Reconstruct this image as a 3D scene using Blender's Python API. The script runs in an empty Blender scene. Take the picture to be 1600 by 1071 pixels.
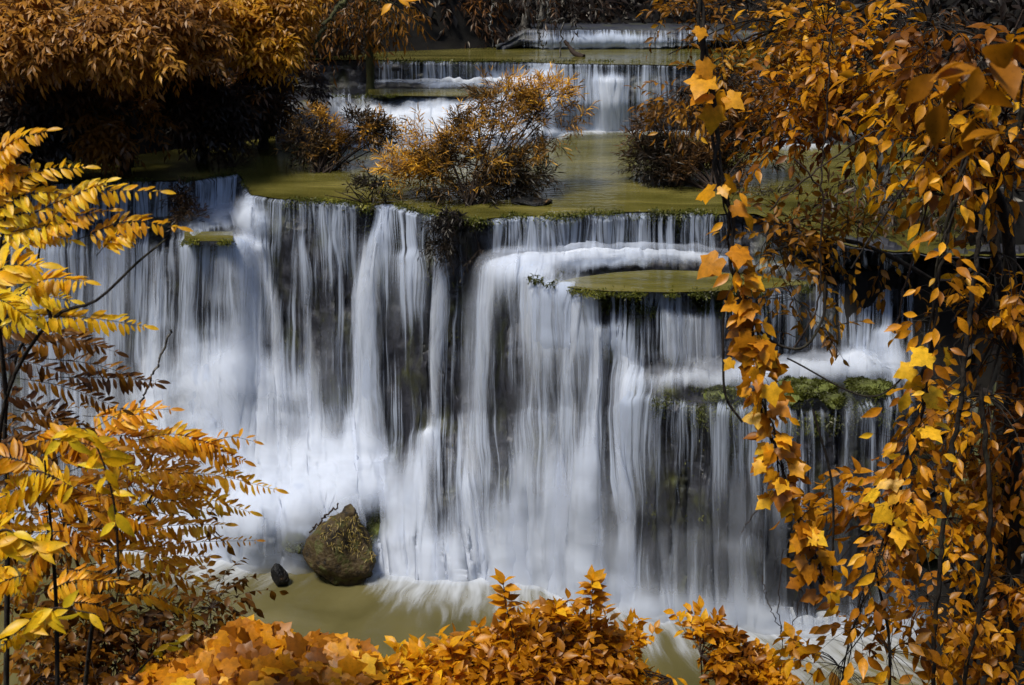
import bpy, math
import numpy as np
from math import radians, sin, cos, tan, atan, pi
C = bpy.context.scene.collection
SC = bpy.context.scene
# ---------------------------------------------------------------- camera, sky, sun, exposure
CAMZ, PITCH, F = 12.0, radians(20), 1716.0          # F: focal length in photo pixels (1600 wide)
cam = bpy.data.cameras.new('camera'); camo = bpy.data.objects.new('camera', cam); C.objects.link(camo)
camo.location = (0, 0, CAMZ); camo.rotation_euler = (pi/2 - PITCH, 0, 0)
cam.sensor_width = 36; cam.lens = 36*F/1600; cam.clip_start = 0.05; cam.clip_end = 600
cam.dof.use_dof = True; cam.dof.focus_distance = 20; cam.dof.aperture_fstop = 11
SC.camera = camo
SUN = np.array([-0.30, -0.27, 0.86]); SUN /= np.linalg.norm(SUN)
w = bpy.data.worlds.new('World'); SC.world = w; w.use_nodes = True
nt = w.node_tree; nt.nodes.clear()
sky = nt.nodes.new('ShaderNodeTexSky'); sky.sky_type = 'NISHITA'; sky.sun_disc = False
sky.sun_elevation = math.asin(SUN[2]); sky.sun_rotation = math.atan2(SUN[0], SUN[1]) % (2*pi)
bg = nt.nodes.new('ShaderNodeBackground'); bg.inputs[1].default_value = 0.10
wo = nt.nodes.new('ShaderNodeOutputWorld')
nt.links.new(sky.outputs[0], bg.inputs[0]); nt.links.new(bg.outputs[0], wo.inputs[0])
sun = bpy.data.lights.new('sun', 'SUN'); sun.energy = 2.9; sun.angle = radians(12); sun.color = (1, .95, .86)
so = bpy.data.objects.new('sun', sun); C.objects.link(so)
from mathutils import Vector
so.rotation_euler = Vector(SUN.tolist()).to_track_quat('Z', 'Y').to_euler()
SC.view_settings.view_transform = 'Standard'; SC.view_settings.look = 'None'
SC.view_settings.exposure = 0.58; SC.view_settings.gamma = 1.0
SC.render.engine = 'CYCLES'
cy = SC.cycles
cy.use_denoising = True; cy.max_bounces = 6; cy.diffuse_bounces = 3; cy.glossy_bounces = 2
cy.transmission_bounces = 3; cy.transparent_max_bounces = 14
cy.use_adaptive_sampling = True; cy.adaptive_threshold = 0.02

# ---------------------------------------------------------------- projection helpers
cP, sP = cos(PITCH), sin(PITCH)
def P(px, py, z=None, D=None):
    """world point seen at photo pixel (px,py), on the level z or at the distance D"""
    xc = (px-800)/F; zc = -(py-535.5)/F
    d = np.array([xc, cP+zc*sP, -sP+zc*cP])
    s = (z-CAMZ)/d[2] if z is not None else D/d[1]
    return np.array([0, 0, CAMZ]) + d*s
def proj(X, Y, Z):
    dz = Z-CAMZ
    dep = Y*cP - dz*sP; up = Y*sP + dz*cP
    return 800+F*X/dep, 535.5-F*up/dep
def Xat(px, Y, Z): return (px-800)/F*(Y*cP-(Z-CAMZ)*sP)
def mpp(D): return D/F                                # metres per photo pixel at distance D

# ---------------------------------------------------------------- noise
def _h(i, j, k):
    n = (i*374761393 + j*668265263 + k*1442695041) & 0xffffffff
    n = ((n ^ (n >> 13))*1274126177) & 0xffffffff
    return ((n ^ (n >> 16)) & 0xffffff)/float(0xffffff)
def vn(x, y, seed=0):
    x = np.asarray(x, float); y = np.asarray(y, float)
    xi = np.floor(x).astype(np.int64); yi = np.floor(y).astype(np.int64)
    fx = x-xi; fy = y-yi; fx = fx*fx*(3-2*fx); fy = fy*fy*(3-2*fy)
    a = _h(xi, yi, seed); b = _h(xi+1, yi, seed); c = _h(xi, yi+1, seed); d = _h(xi+1, yi+1, seed)
    return (a*(1-fx)+b*fx)*(1-fy)+(c*(1-fx)+d*fx)*fy
def fbm(x, y, seed=0, o=4):
    r = 0; a = .5; t = 0
    for k in range(o):
        r = r + a*vn(x*2**k+k*17.3, y*2**k+k*9.1, seed+k); t += a; a *= .5
    return r/t
def ss(a, b, x):
    t = np.clip((x-a)/(b-a), 0, 1); return t*t*(3-2*t)
def nrm(v): return v/np.maximum(np.linalg.norm(v, axis=-1, keepdims=True), 1e-9)

# ---------------------------------------------------------------- materials
def newmat(name):
    m = bpy.data.materials.new(name); m.use_nodes = True; m.node_tree.nodes.clear(); return m, m.node_tree
def N(t, typ, **kw):
    n = t.nodes.new('ShaderNode'+typ)
    for k, v in kw.items():
        if k.startswith('i_'):
            key = k[2:]; n.inputs[int(key) if key.isdigit() else key].default_value = v
        else: setattr(n, k, v)
    return n
def L(t, a, b): t.links.new(a, b)
def ramp(t, stops, interp='LINEAR'):
    r = N(t, 'ValToRGB'); r.color_ramp.interpolation = interp
    e = r.color_ramp.elements
    while len(e) > 1: e.remove(e[-1])
    e[0].position = stops[0][0]; c = stops[0][1]; e[0].color = (*c, 1)
    for p, c in stops[1:]:
        x = e.new(p); x.color = (*c, 1)
    return r
def math_(t, op, a, b=None, clamp=False):
    n = N(t, 'Math', operation=op, use_clamp=clamp)
    for i, v in enumerate((a, b)):
        if v is None: continue
        if isinstance(v, (int, float)): n.inputs[i].default_value = v
        else: L(t, v, n.inputs[i])
    return n.outputs[0]
def leafmat(name, stops, trans=.46, gloss=.02, rough=.4):
    m, t = newmat(name)
    at = N(t, 'Attribute', attribute_name='tint')
    r = ramp(t, stops); L(t, at.outputs['Fac'], r.inputs[0])
    tc = N(t, 'TexCoord'); nz = N(t, 'TexNoise', i_Scale=38.0, i_Detail=3.0); L(t, tc.outputs['Object'], nz.inputs['Vector'])
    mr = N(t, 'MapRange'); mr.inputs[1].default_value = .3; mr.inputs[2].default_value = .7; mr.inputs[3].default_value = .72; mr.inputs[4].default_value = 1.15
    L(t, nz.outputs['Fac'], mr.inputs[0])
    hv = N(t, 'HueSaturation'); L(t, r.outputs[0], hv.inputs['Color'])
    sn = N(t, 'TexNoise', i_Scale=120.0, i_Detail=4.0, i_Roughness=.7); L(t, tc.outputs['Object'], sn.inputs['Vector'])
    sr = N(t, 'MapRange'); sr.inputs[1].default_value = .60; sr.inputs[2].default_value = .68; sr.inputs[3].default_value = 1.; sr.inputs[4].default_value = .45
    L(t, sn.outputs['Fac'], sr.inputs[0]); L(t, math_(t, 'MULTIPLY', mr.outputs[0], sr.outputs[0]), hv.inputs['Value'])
    df = N(t, 'BsdfDiffuse'); tr = N(t, 'BsdfTranslucent'); gl = N(t, 'BsdfGlossy', i_Roughness=rough)
    gl.inputs['Color'].default_value = (1, .95, .85, 1)
    L(t, hv.outputs[0], df.inputs[0]); L(t, hv.outputs[0], tr.inputs[0])
    a = N(t, 'MixShader', i_0=trans); L(t, df.outputs[0], a.inputs[1]); L(t, tr.outputs[0], a.inputs[2])
    b = N(t, 'MixShader', i_0=gloss); L(t, a.outputs[0], b.inputs[1]); L(t, gl.outputs[0], b.inputs[2])
    o = N(t, 'OutputMaterial'); L(t, b.outputs[0], o.inputs[0]); return m
def noisemat(name, stops, scale=3., rough=.8, bump=.3, stretch=(1, 1, 1), detail=6., spec=.3, bscale=None):
    m, t = newmat(name)
    tc = N(t, 'TexCoord'); mp = N(t, 'Mapping'); mp.inputs['Scale'].default_value = stretch
    L(t, tc.outputs['Object'], mp.inputs[0])
    nz = N(t, 'TexNoise', i_Scale=scale, i_Detail=detail, i_Roughness=.62); L(t, mp.outputs[0], nz.inputs['Vector'])
    r = ramp(t, stops); L(t, nz.outputs['Fac'], r.inputs[0])
    n2 = N(t, 'TexNoise', i_Scale=(bscale or scale*5), i_Detail=8.); L(t, mp.outputs[0], n2.inputs['Vector'])
    bp = N(t, 'Bump', i_Strength=bump, i_Distance=.05); L(t, n2.outputs['Fac'], bp.inputs['Height'])
    p = N(t, 'BsdfPrincipled'); p.inputs['Roughness'].default_value = rough; p.inputs['Specular IOR Level'].default_value = spec
    L(t, r.outputs[0], p.inputs['Base Color']); L(t, bp.outputs[0], p.inputs['Normal'])
    o = N(t, 'OutputMaterial'); L(t, p.outputs[0], o.inputs[0]); return m
def whitewater(name, fine=9., along=.22, soft=.32, col=(.80, .86, .95), contrast=1.0, warp=.25, amax=1.0):
    """falling water: streaks run along UV.y (metres down the fall), gaps let the rock show"""
    m, t = newmat(name)
    uv = N(t, 'UVMap', uv_map='flow'); sx = N(t, 'SeparateXYZ'); L(t, uv.outputs[0], sx.inputs[0])
    de = N(t, 'Attribute', attribute_name='dens')
    c1 = N(t, 'CombineXYZ'); L(t, math_(t, 'MULTIPLY', sx.outputs[0], .9), c1.inputs[0]); L(t, math_(t, 'MULTIPLY', sx.outputs[1], .5), c1.inputs[1])
    wn = N(t, 'TexNoise', i_Scale=1.0, i_Detail=2.); L(t, c1.outputs[0], wn.inputs['Vector'])
    wx = math_(t, 'ADD', sx.outputs[0], math_(t, 'MULTIPLY', wn.outputs['Fac'], warp))
    def strk(f, a, det, off):
        c = N(t, 'CombineXYZ'); L(t, math_(t, 'MULTIPLY', wx, f), c.inputs[0]); L(t, math_(t, 'MULTIPLY', sx.outputs[1], a), c.inputs[1]); c.inputs[2].default_value = off
        n = N(t, 'TexNoise', i_Scale=1.0, i_Detail=det, i_Roughness=.6); L(t, c.outputs[0], n.inputs['Vector']); return n.outputs['Fac']
    a = strk(fine, along, 3., 0.); b = strk(fine*.27, along*.8, 2., 5.); c = strk(fine*3.1, along*2.2, 2., 9.)
    s = math_(t, 'ADD', math_(t, 'ADD', math_(t, 'MULTIPLY', a, .50), math_(t, 'MULTIPLY', b, .30)), math_(t, 'MULTIPLY', c, .20))
    s = math_(t, 'MULTIPLY', math_(t, 'SUBTRACT', s, .5), 2.6*contrast)          # about -0.5..0.5
    fo = N(t, 'Attribute', attribute_name='foam')
    s = math_(t, 'MULTIPLY', s, math_(t, 'SUBTRACT', 1.0, math_(t, 'MULTIPLY', fo.outputs['Fac'], .85, True), True))
    v = math_(t, 'ADD', s, de.outputs['Fac'])
    mr = N(t, 'MapRange', interpolation_type='SMOOTHSTEP'); mr.inputs[1].default_value = .5-soft; mr.inputs[2].default_value = .5+soft
    mr.inputs[3].default_value = 0; mr.inputs[4].default_value = amax
    L(t, v, mr.inputs[0])
    al = math_(t, 'MULTIPLY', mr.outputs[0], math_(t, 'MULTIPLY', de.outputs['Fac'], 5., True))
    bp = N(t, 'Bump', i_Strength=.35, i_Distance=.06); L(t, v, bp.inputs['Height'])
    df = N(t, 'BsdfDiffuse'); df.inputs[0].default_value = (*col, 1); L(t, bp.outputs[0], df.inputs['Normal'])
    tl = N(t, 'BsdfTranslucent'); tl.inputs[0].default_value = (*col, 1)
    mx = N(t, 'MixShader', i_0=.38); L(t, df.outputs[0], mx.inputs[1]); L(t, tl.outputs[0], mx.inputs[2])
    tp = N(t, 'BsdfTransparent'); fin = N(t, 'MixShader'); L(t, al, fin.inputs[0]); L(t, tp.outputs[0], fin.inputs[1]); L(t, mx.outputs[0], fin.inputs[2])
    o = N(t, 'OutputMaterial'); L(t, fin.outputs[0], o.inputs[0]); return m
def poolmat(name, cols, scale=.45, rough=.12, stretch=(1, 3, 1), bump=.14):
    m, t = newmat(name)
    tc = N(t, 'TexCoord'); mp = N(t, 'Mapping'); mp.inputs['Scale'].default_value = stretch; L(t, tc.outputs['Object'], mp.inputs[0])
    nz = N(t, 'TexNoise', i_Scale=scale, i_Detail=5., i_Distortion=.6); L(t, mp.outputs[0], nz.inputs['Vector'])
    r = ramp(t, cols); L(t, nz.outputs['Fac'], r.inputs[0])
    n2 = N(t, 'TexNoise', i_Scale=2.2, i_Detail=3.); L(t, mp.outputs[0], n2.inputs['Vector'])
    bp = N(t, 'Bump', i_Strength=bump, i_Distance=.08); L(t, n2.outputs['Fac'], bp.inputs['Height'])
    p = N(t, 'BsdfPrincipled'); p.inputs['Roughness'].default_value = rough; p.inputs['IOR'].default_value = 1.33
    p.inputs['Specular IOR Level'].default_value = .35
    L(t, r.outputs[0], p.inputs['Base Color']); L(t, bp.outputs[0], p.inputs['Normal'])
    o = N(t, 'OutputMaterial'); L(t, p.outputs[0], o.inputs[0]); return m

M = {}
M['rock'] = noisemat('wet_rock', [(.3, (.007, .007, .010)), (.50, (.020, .020, .026)), (.60, (.030, .031, .018)), (.70, (.062, .066, .016)), (.8, (.03, .03, .03))], 1.6, .55, .7, (1, 1, .6), spec=.5)
M['earth'] = noisemat('dark_earth', [(.35, (.003, .0025, .002)), (.6, (.009, .007, .005)), (.75, (.014, .014, .006))], .9, .95, .5)
M['bark'] = noisemat('dark_bark', [(.3, (.010, .008, .006)), (.55, (.028, .021, .015)), (.75, (.05, .05, .025))], 6, .9, .8, (1, 1, .25))
M['palebark'] = noisemat('pale_bark', [(.40, (.02, .017, .014)), (.5, (.10, .09, .075)), (.62, (.30, .28, .24))], 5, .85, .7, (1, 1, .5))
M['mossbark'] = noisemat('mossy_bark', [(.35, (.02, .018, .01)), (.55, (.06, .06, .02)), (.7, (.12, .12, .04))], 4, .9, .7, (1, 1, .3))
M['twig'] = noisemat('twig_bark', [(.4, (.02, .012, .008)), (.7, (.05, .03, .018))], 30, .8, .3)
M['boulder'] = noisemat('boulder_stone', [(.38, (.012, .009, .005)), (.47, (.05, .032, .012)), (.54, (.065, .045, .016)), (.60, (.06, .06, .015)), (.70, (.09, .08, .028))], 4.5, .7, 1.0, bscale=14)
M['mossrock'] = noisemat('mossy_stone', [(.35, (.03, .03, .01)), (.5, (.08, .09, .02)), (.68, (.15, .17, .035))], 3.5, .85, 1.0)
M['blackrock'] = noisemat('black_stone', [(.5, (.006, .006, .006)), (.62, (.02, .015, .01)), (.72, (.25, .13, .03))], 5, .5, .8)
M['pool'] = poolmat('green_pool_water', [(.3, (.052, .047, .009)), (.5, (.098, .086, .018)), (.7, (.165, .140, .036))])
M['lowpool'] = poolmat('lower_pool_water', [(.3, (.070, .060, .020)), (.6, (.115, .098, .038)), (.8, (.15, .13, .055))], .5, .16, (1, 1, 1), .2)
M['dryg'] = leafmat('dry_grass', [(0, (.10, .08, .02)), (.6, (.28, .2, .05)), (1, (.45, .33, .10))], .2)
M['moss'] = leafmat('moss_green', [(0, (.025, .028, .005)), (.5, (.07, .078, .010)), (.85, (.14, .14, .018)), (1, (.26, .24, .03))], .25, .02)
OR = [(0, (.14, .042, .003)), (.25, (.32, .11, .004)), (.55, (.64, .265, .006)), (.82, (.84, .40, .010)), (1, (.95, .58, .02))]
M['orange'] = leafmat('orange_leaf', OR)
M['browno'] = leafmat('brown_orange_leaf', [(0, (.06, .020, .003)), (.4, (.19, .074, .006)), (.75, (.46, .20, .012)), (1, (.80, .42, .02))])
M['tan'] = leafmat('tan_orange_leaf', [(0, (.09, .036, .008)), (.4, (.30, .125, .020)), (.75, (.54, .24, .025)), (1, (.9, .48, .03))])
M['yellow'] = leafmat('yellow_leaf', [(0, (.50, .18, .004)), (.3, (.80, .38, .006)), (.65, (.95, .56, .010)), (1, (1.0, .72, .03))], .48, .02)
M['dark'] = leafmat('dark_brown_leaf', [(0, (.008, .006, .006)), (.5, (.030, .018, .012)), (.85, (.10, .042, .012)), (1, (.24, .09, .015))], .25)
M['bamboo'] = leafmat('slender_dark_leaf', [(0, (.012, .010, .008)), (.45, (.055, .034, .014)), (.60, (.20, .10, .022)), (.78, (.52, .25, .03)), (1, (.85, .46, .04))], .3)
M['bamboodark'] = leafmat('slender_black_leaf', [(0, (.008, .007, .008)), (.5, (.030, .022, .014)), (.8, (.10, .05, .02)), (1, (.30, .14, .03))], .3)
M['maple'] = leafmat('broad_orange_leaf', [(0, (.28, .09, .004)), (.4, (.62, .235, .008)), (.8, (.85, .38, .012)), (1, (1., .60, .03))], .4)
M['green'] = leafmat('green_leaf', [(0, (.03, .08, .01)), (1, (.2, .28, .04))])

# ---------------------------------------------------------------- mesh building
def mesh_obj(name, V, Fq, mat, parent=None, loc=None, attrs=None, uv=None, smooth=False):
    """Fq: int array (n,3) or (n,4) or list of such arrays"""
    me = bpy.data.meshes.new(name)
    V = np.asarray(V, np.float32)
    if loc is not None: V = V-np.asarray(loc, np.float32)
    if not isinstance(Fq, list): Fq = [Fq]
    Fq = [np.asarray(f, np.int32) for f in Fq if len(f)]
    li = np.concatenate([f.ravel() for f in Fq]); tot = np.concatenate([np.full(len(f), f.shape[1], np.int32) for f in Fq])
    st = np.concatenate([[0], np.cumsum(tot)[:-1]]).astype(np.int32)
    me.vertices.add(len(V)); me.vertices.foreach_set('co', V.ravel())
    me.loops.add(len(li)); me.loops.foreach_set('vertex_index', li)
    me.polygons.add(len(tot)); me.polygons.foreach_set('loop_start', st)
    if smooth: me.polygons.foreach_set('use_smooth', np.ones(len(tot), bool))
    me.update(calc_edges=True)
    for k, a in (attrs or {}).items():
        at = me.attributes.new(k, 'FLOAT', 'POINT'); at.data.foreach_set('value', np.asarray(a, np.float32))
    if uv is not None:
        u = me.uv_layers.new(name='flow'); u.data.foreach_set('uv', np.asarray(uv, np.float32)[li].ravel())
    me.materials.append(mat)
    o = bpy.data.objects.new(name, me); C.objects.link(o)
    if parent is not None: o.parent = parent
    elif loc is not None: o.location = tuple(float(v) for v in loc)
    return o
def tag(o, label=None, cat=None, group=None, kind=None):
    if label: o['label'] = label
    if cat: o['category'] = cat
    if group: o['group'] = group
    if kind: o['kind'] = kind
    return o
def gridfaces(nr, nc):
    i = np.arange(nr-1)[:, None]*nc+np.arange(nc-1)[None]
    return np.stack([i, i+1, i+nc+1, i+nc], -1).reshape(-1, 4)

class Tubes:
    def __init__(s): s.V = []; s.F = []; s.n = 0
    def add(s, pts, rad, k=6):
        pts = np.asarray(pts, float); n = len(pts); rad = np.broadcast_to(np.asarray(rad, float), (n,))
        tg = nrm(np.gradient(pts, axis=0)); ref = np.array([.31, .17, .93]) if abs(tg[0, 2]) < .9 else np.array([1, 0.1, 0])
        a = nrm(np.cross(tg, ref)); b = np.cross(tg, a)
        th = np.arange(k)*2*pi/k
        ring = pts[:, None]+rad[:, None, None]*(np.cos(th)[None, :, None]*a[:, None]+np.sin(th)[None, :, None]*b[:, None])
        s.V.append(ring.reshape(-1, 3))
        i = (np.arange(n-1)[:, None]*k+np.arange(k)[None]); j = (np.arange(n-1)[:, None]*k+(np.arange(k)+1)[None] % k)
        s.F.append(s.n+np.stack([i, j, j+k, i+k], -1).reshape(-1, 4)); s.n += n*k
    def many(s, A, r0, r1, k=3):
        """A (N,n,3): many thin tubes at once"""
        if len(A) == 0: return
        Nn, n = A.shape[:2]
        tg = nrm(np.gradient(A, axis=1)); a = nrm(np.cross(tg, np.array([.31, .57, .76]))); b = np.cross(tg, a)
        th = np.arange(k)*2*pi/k; rr = np.linspace(1, 0, n)[None, :]*(np.asarray(r0).reshape(-1, 1)-r1)+r1
        ring = A[:, :, None]+rr[:, :, None, None]*(np.cos(th)[:, None]*a[:, :, None]+np.sin(th)[:, None]*b[:, :, None])
        s.V.append(ring.reshape(-1, 3))
        i = np.arange(n-1)[:, None]*k+np.arange(k)[None]; j = np.arange(n-1)[:, None]*k+(np.arange(k)+1)[None] % k
        f = np.stack([i, j, j+k, i+k], -1).reshape(-1, 4)
        s.F.append(s.n+(np.arange(Nn)[:, None, None]*n*k+f[None]).reshape(-1, 4)); s.n += Nn*n*k
    def obj(s, name, mat, parent=None, loc=None):
        return mesh_obj(name, np.concatenate(s.V), np.concatenate(s.F), mat, parent, loc, smooth=True)

def proto_blade(widths, fold=.3, curl=.18, wave=0):
    n = len(widths); t = np.linspace(0, 1, n)
    v = []; f3 = []; f4 = []
    mid = [(x, 0, -curl*x*x) for x in t]
    v += mid
    for s in (1, -1):
        st = len(v)
        for i in range(1, n-1): v.append((t[i], s*widths[i], fold*widths[i]-curl*t[i]**2+wave*(-1)**i*s))
        idx = [0]+list(range(st, st+n-2))+[n-1]
        for i in range(n-1):
            q = [i, i+1, idx[i+1], idx[i]]
            if s < 0: q = q[::-1]
            q2 = []
            for a in q:
                if a not in q2: q2.append(a)
            (f3 if len(q2) == 3 else f4).append(q2)
    return np.array(v, float), np.array(f3, int).reshape(-1, 3), np.array(f4, int).reshape(-1, 4)
def proto_fan(outline, ctr=(.35, 0, .03), curl=.15):
    pts = [(x, y, -.22*abs(y)*abs(y)-curl*x*x+.04*(i % 2)) for i, (x, y) in enumerate(outline)]
    o = pts+[(x, -y, z) for (x, y, z) in pts[::-1] if abs(y) > 1e-6]
    v = [ctr]+o; n = len(o)
    return np.array(v, float), np.array([(0, 1+i, 1+(i+1) % n) for i in range(n)], int), np.zeros((0, 4), int)
PR = {
 'oval': proto_blade([0, .17, .25, .22, .11, 0], .35, .2),
 'long': proto_blade([0, .10, .15, .13, .07, 0], .35, .3),
 'leaflet': proto_blade([0, .13, .17, .14, 0], .3, .22),
 'lance': proto_blade([0, .075, .06, 0], .3, .25),
 'kite': proto_blade([0, .2, 0], .35, .15),
 'lkite': proto_blade([0, .11, 0], .3, .3),
 'maple': proto_fan([(0, 0), (-.13, .14), (-.12, .36), (.04, .42), (.16, .44), (.36, .64), (.44, .46), (.50, .33), (.62, .30), (.78, .17), (1.0, 0)]),
 'grape': proto_fan([(0, 0), (-.12, .2), (-.05, .46), (.18, .5), (.34, .66), (.5, .5), (.62, .46), (.7, .3), (.86, .26), (1.0, 0)], (.4, 0, .05), .25),
}
class Leaves:
    def __init__(s): s.V = []; s.F3 = []; s.F4 = []; s.T = []; s.n = 0
    def add(s, proto, pos, d, up, size, tint, wid=1.0):
        if len(pos) == 0: return
        v, f3, f4 = PR[proto]; Nn = len(pos); k = len(v)
        d = nrm(d); side = nrm(np.cross(up, d)); u = np.cross(d, side)
        sz = np.broadcast_to(size, (Nn,))[:, None, None]
        W = pos[:, None]+sz*(v[None, :, 0:1]*d[:, None]+wid*v[None, :, 1:2]*side[:, None]+v[None, :, 2:3]*u[:, None])
        s.V.append(W.reshape(-1, 3).astype(np.float32)); off = s.n+np.arange(Nn)[:, None, None]*k
        s.F3.append((off+f3[None]).reshape(-1, 3)); s.F4.append((off+f4[None]).reshape(-1, 4))
        s.T.append(np.repeat(np.clip(tint, 0, 1), k)); s.n += Nn*k
    def obj(s, name, mat, parent=None, loc=None):
        return mesh_obj(name, np.concatenate(s.V), [np.concatenate(s.F3), np.concatenate(s.F4)], mat, parent, loc, {'tint': np.concatenate(s.T)})

class Plant:
    """a thing: an Empty at the foot, a woody part and a leafy part"""
    def __init__(s, name, label, cat, foot, group=None, wood='branches', leaf='foliage', wmat='twig', lmat='orange'):
        s.e = bpy.data.objects.new(name, None); C.objects.link(s.e); s.e.location = tuple(float(v) for v in foot); s.e.empty_display_size = .2
        tag(s.e, label, cat, group); s.foot = np.asarray(foot, float)
        s.W = Tubes(); s.L = Leaves(); s.wn, s.ln, s.wm, s.lm = wood, leaf, wmat, lmat
    def done(s):
        if s.W.n: s.W.obj(s.wn, M[s.wm], s.e, s.foot)
        if s.L.n: s.L.obj(s.ln, M[s.lm], s.e, s.foot)
        return s.e
def curve(pts, n=24):
    """smooth curve (Catmull-Rom) through points"""
    p = np.asarray(pts, float); p = np.vstack([2*p[0]-p[1], p, 2*p[-1]-p[-2]]); m = len(p)-3; out = []
    for i in range(m):
        for t in np.linspace(0, 1, max(2, n//m), endpoint=False):
            a, b, c, d = p[i:i+4]
            out.append(.5*((2*b)+(-a+c)*t+(2*a-5*b+4*c-d)*t*t+(-a+3*b-3*c+d)*t**3))
    out.append(p[-2]); return np.array(out)
def pc(pts, n=24): return curve([P(x, y, D=d) for x, y, d in pts], n)

def twigs(pl, rng, p0, d, length, nl, leaf, lsz, droop=.35, tint=(.2, .9), wood=True, tbase=None, r=.004, updir=(0, 0, 1), flat=.5, side=.8, ldr=-.22, wid=1.0):
    """leafy shoots: p0 (N,3) starts, d (N,3) directions"""
    Nn = len(p0)
    if Nn == 0: return
    d = nrm(d); ln = np.broadcast_to(length, (Nn,)).astype(float)*rng.uniform(.7, 1.25, Nn)
    t = np.linspace(0, 1, 5)
    A = p0[:, None]+d[:, None]*(ln[:, None]*t)[..., None]
    A[:, :, 2] -= droop*ln[:, None]*(t**2)[None]
    if wood: pl.W.many(A, r, r*.4, 3)
    tl = np.tile(np.linspace(.12, 1, nl), (Nn, 1))+rng.normal(0, .03, (Nn, nl))
    pos = p0[:, None]+d[:, None]*(ln[:, None]*tl)[..., None]; pos[:, :, 2] -= droop*ln[:, None]*tl**2
    tang = nrm(d[:, None]+np.array([0, 0, -2*droop])*tl[..., None])
    up = nrm(np.asarray(updir, float)+rng.normal(0, flat, (Nn, nl, 3)))
    sd = nrm(np.cross(tang, up)); sg = np.where(np.arange(nl) % 2, 1, -1)[None, :, None]
    k = np.ones(nl); k[-1] = .15
    dd = nrm(tang*(.35+.5*tl[..., None])+sd*sg*side*k[None, :, None]+rng.normal(0, .18, (Nn, nl, 3))+np.array([0, 0, ldr]))
    tb = (rng.uniform(0, 1, Nn) if tbase is None else tbase)[:, None]
    tn = tint[0]+(tint[1]-tint[0])*np.clip(.65*tb+.35*rng.uniform(0, 1, (Nn, nl))+rng.normal(0, .06, (Nn, nl)), 0, 1)
    sz = lsz*rng.uniform(.65, 1.2, (Nn, nl))
    pl.L.add(leaf, pos.reshape(-1, 3), dd.reshape(-1, 3), up.reshape(-1, 3), sz.ravel(), tn.ravel(), wid)

def blob_pts(rng, c, r, n, shell=.35):
    v = nrm(rng.normal(size=(n, 3))); rad = (shell+(1-shell)*rng.uniform(0, 1, n))**.7
    return c+v*rad[:, None]*np.asarray(r), v

def crown(pl, rng, blobs, nt_per, leaf, lsz, tl, nl=7, origin=None, limb=.03, droop=.35, tint=(.2, .9), out=.8, dirb=(0, 0, 0), flat=.5, updir=(0, 0, 1), side=.8, tr=.004, clump=1.2, wid=1.0, shell=.35, ldr=-.22, thr=.40):
    """blobs: (px,py,D,rx_px,ry_px,depth_m[,weight]); limbs run from origin to every blob and on to its shoots"""
    for b in blobs:
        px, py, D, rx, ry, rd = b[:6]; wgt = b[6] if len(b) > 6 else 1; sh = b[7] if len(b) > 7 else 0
        c = P(px, py, D=D); m = mpp(D)*1.06; r = np.array([rx*m, rd, ry*m]); n = int(nt_per*wgt)
        p0, v = blob_pts(rng, c, r, n, shell)
        keep = fbm(p0[:, 0]*clump+p0[:, 1]*.6, p0[:, 2]*clump+p0[:, 1]*.8, 7, 2) > thr
        p0, v = p0[keep], v[keep]
        d = v*out+rng.normal(0, .35, p0.shape)+np.asarray(dirb)
        tb = np.clip(.5+(fbm(p0[:, 0]*clump*1.3, p0[:, 2]*clump*1.3+p0[:, 1], 3, 3)-.5)*2.4, 0, 1)
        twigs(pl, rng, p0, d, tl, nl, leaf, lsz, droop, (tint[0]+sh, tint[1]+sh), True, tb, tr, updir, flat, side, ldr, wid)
        if origin is not None:
            o = np.asarray(origin, float)
            if o.ndim == 2: o = o[np.argmin(np.linalg.norm(o-c, axis=1))]
            mid = (o+c)/2+np.array([0, 0, .12*np.linalg.norm(c-o)])+rng.normal(0, .04, 3)*np.linalg.norm(c-o)
            pl.W.add(curve([o, mid, c], 10), np.linspace(limb, limb*.4, 11)[:len(curve([o, mid, c], 10))], 6)
        sel = rng.choice(len(p0), min(len(p0), 26), replace=False) if len(p0) else []
        if len(sel):
            q = p0[sel]; t = np.linspace(0, 1, 5)[None, :, None]
            A = c+(q-c)[:, None]*t; A[:, :, 2] += .08*np.sin(t[:, :, 0]*pi)*np.linalg.norm(q-c, axis=1)[:, None]
            pl.W.many(A, limb*.38, tr*.8, 4)
# ================================================================= SETTING
ZM, ZA, ZB, Z2, Z3 = 6.8, 5.86, 4.3, 8.7, 9.26
def yz(py, z=None, D=None):
    p = P(800, py, z=z, D=D); return p[1], p[2]
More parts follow.
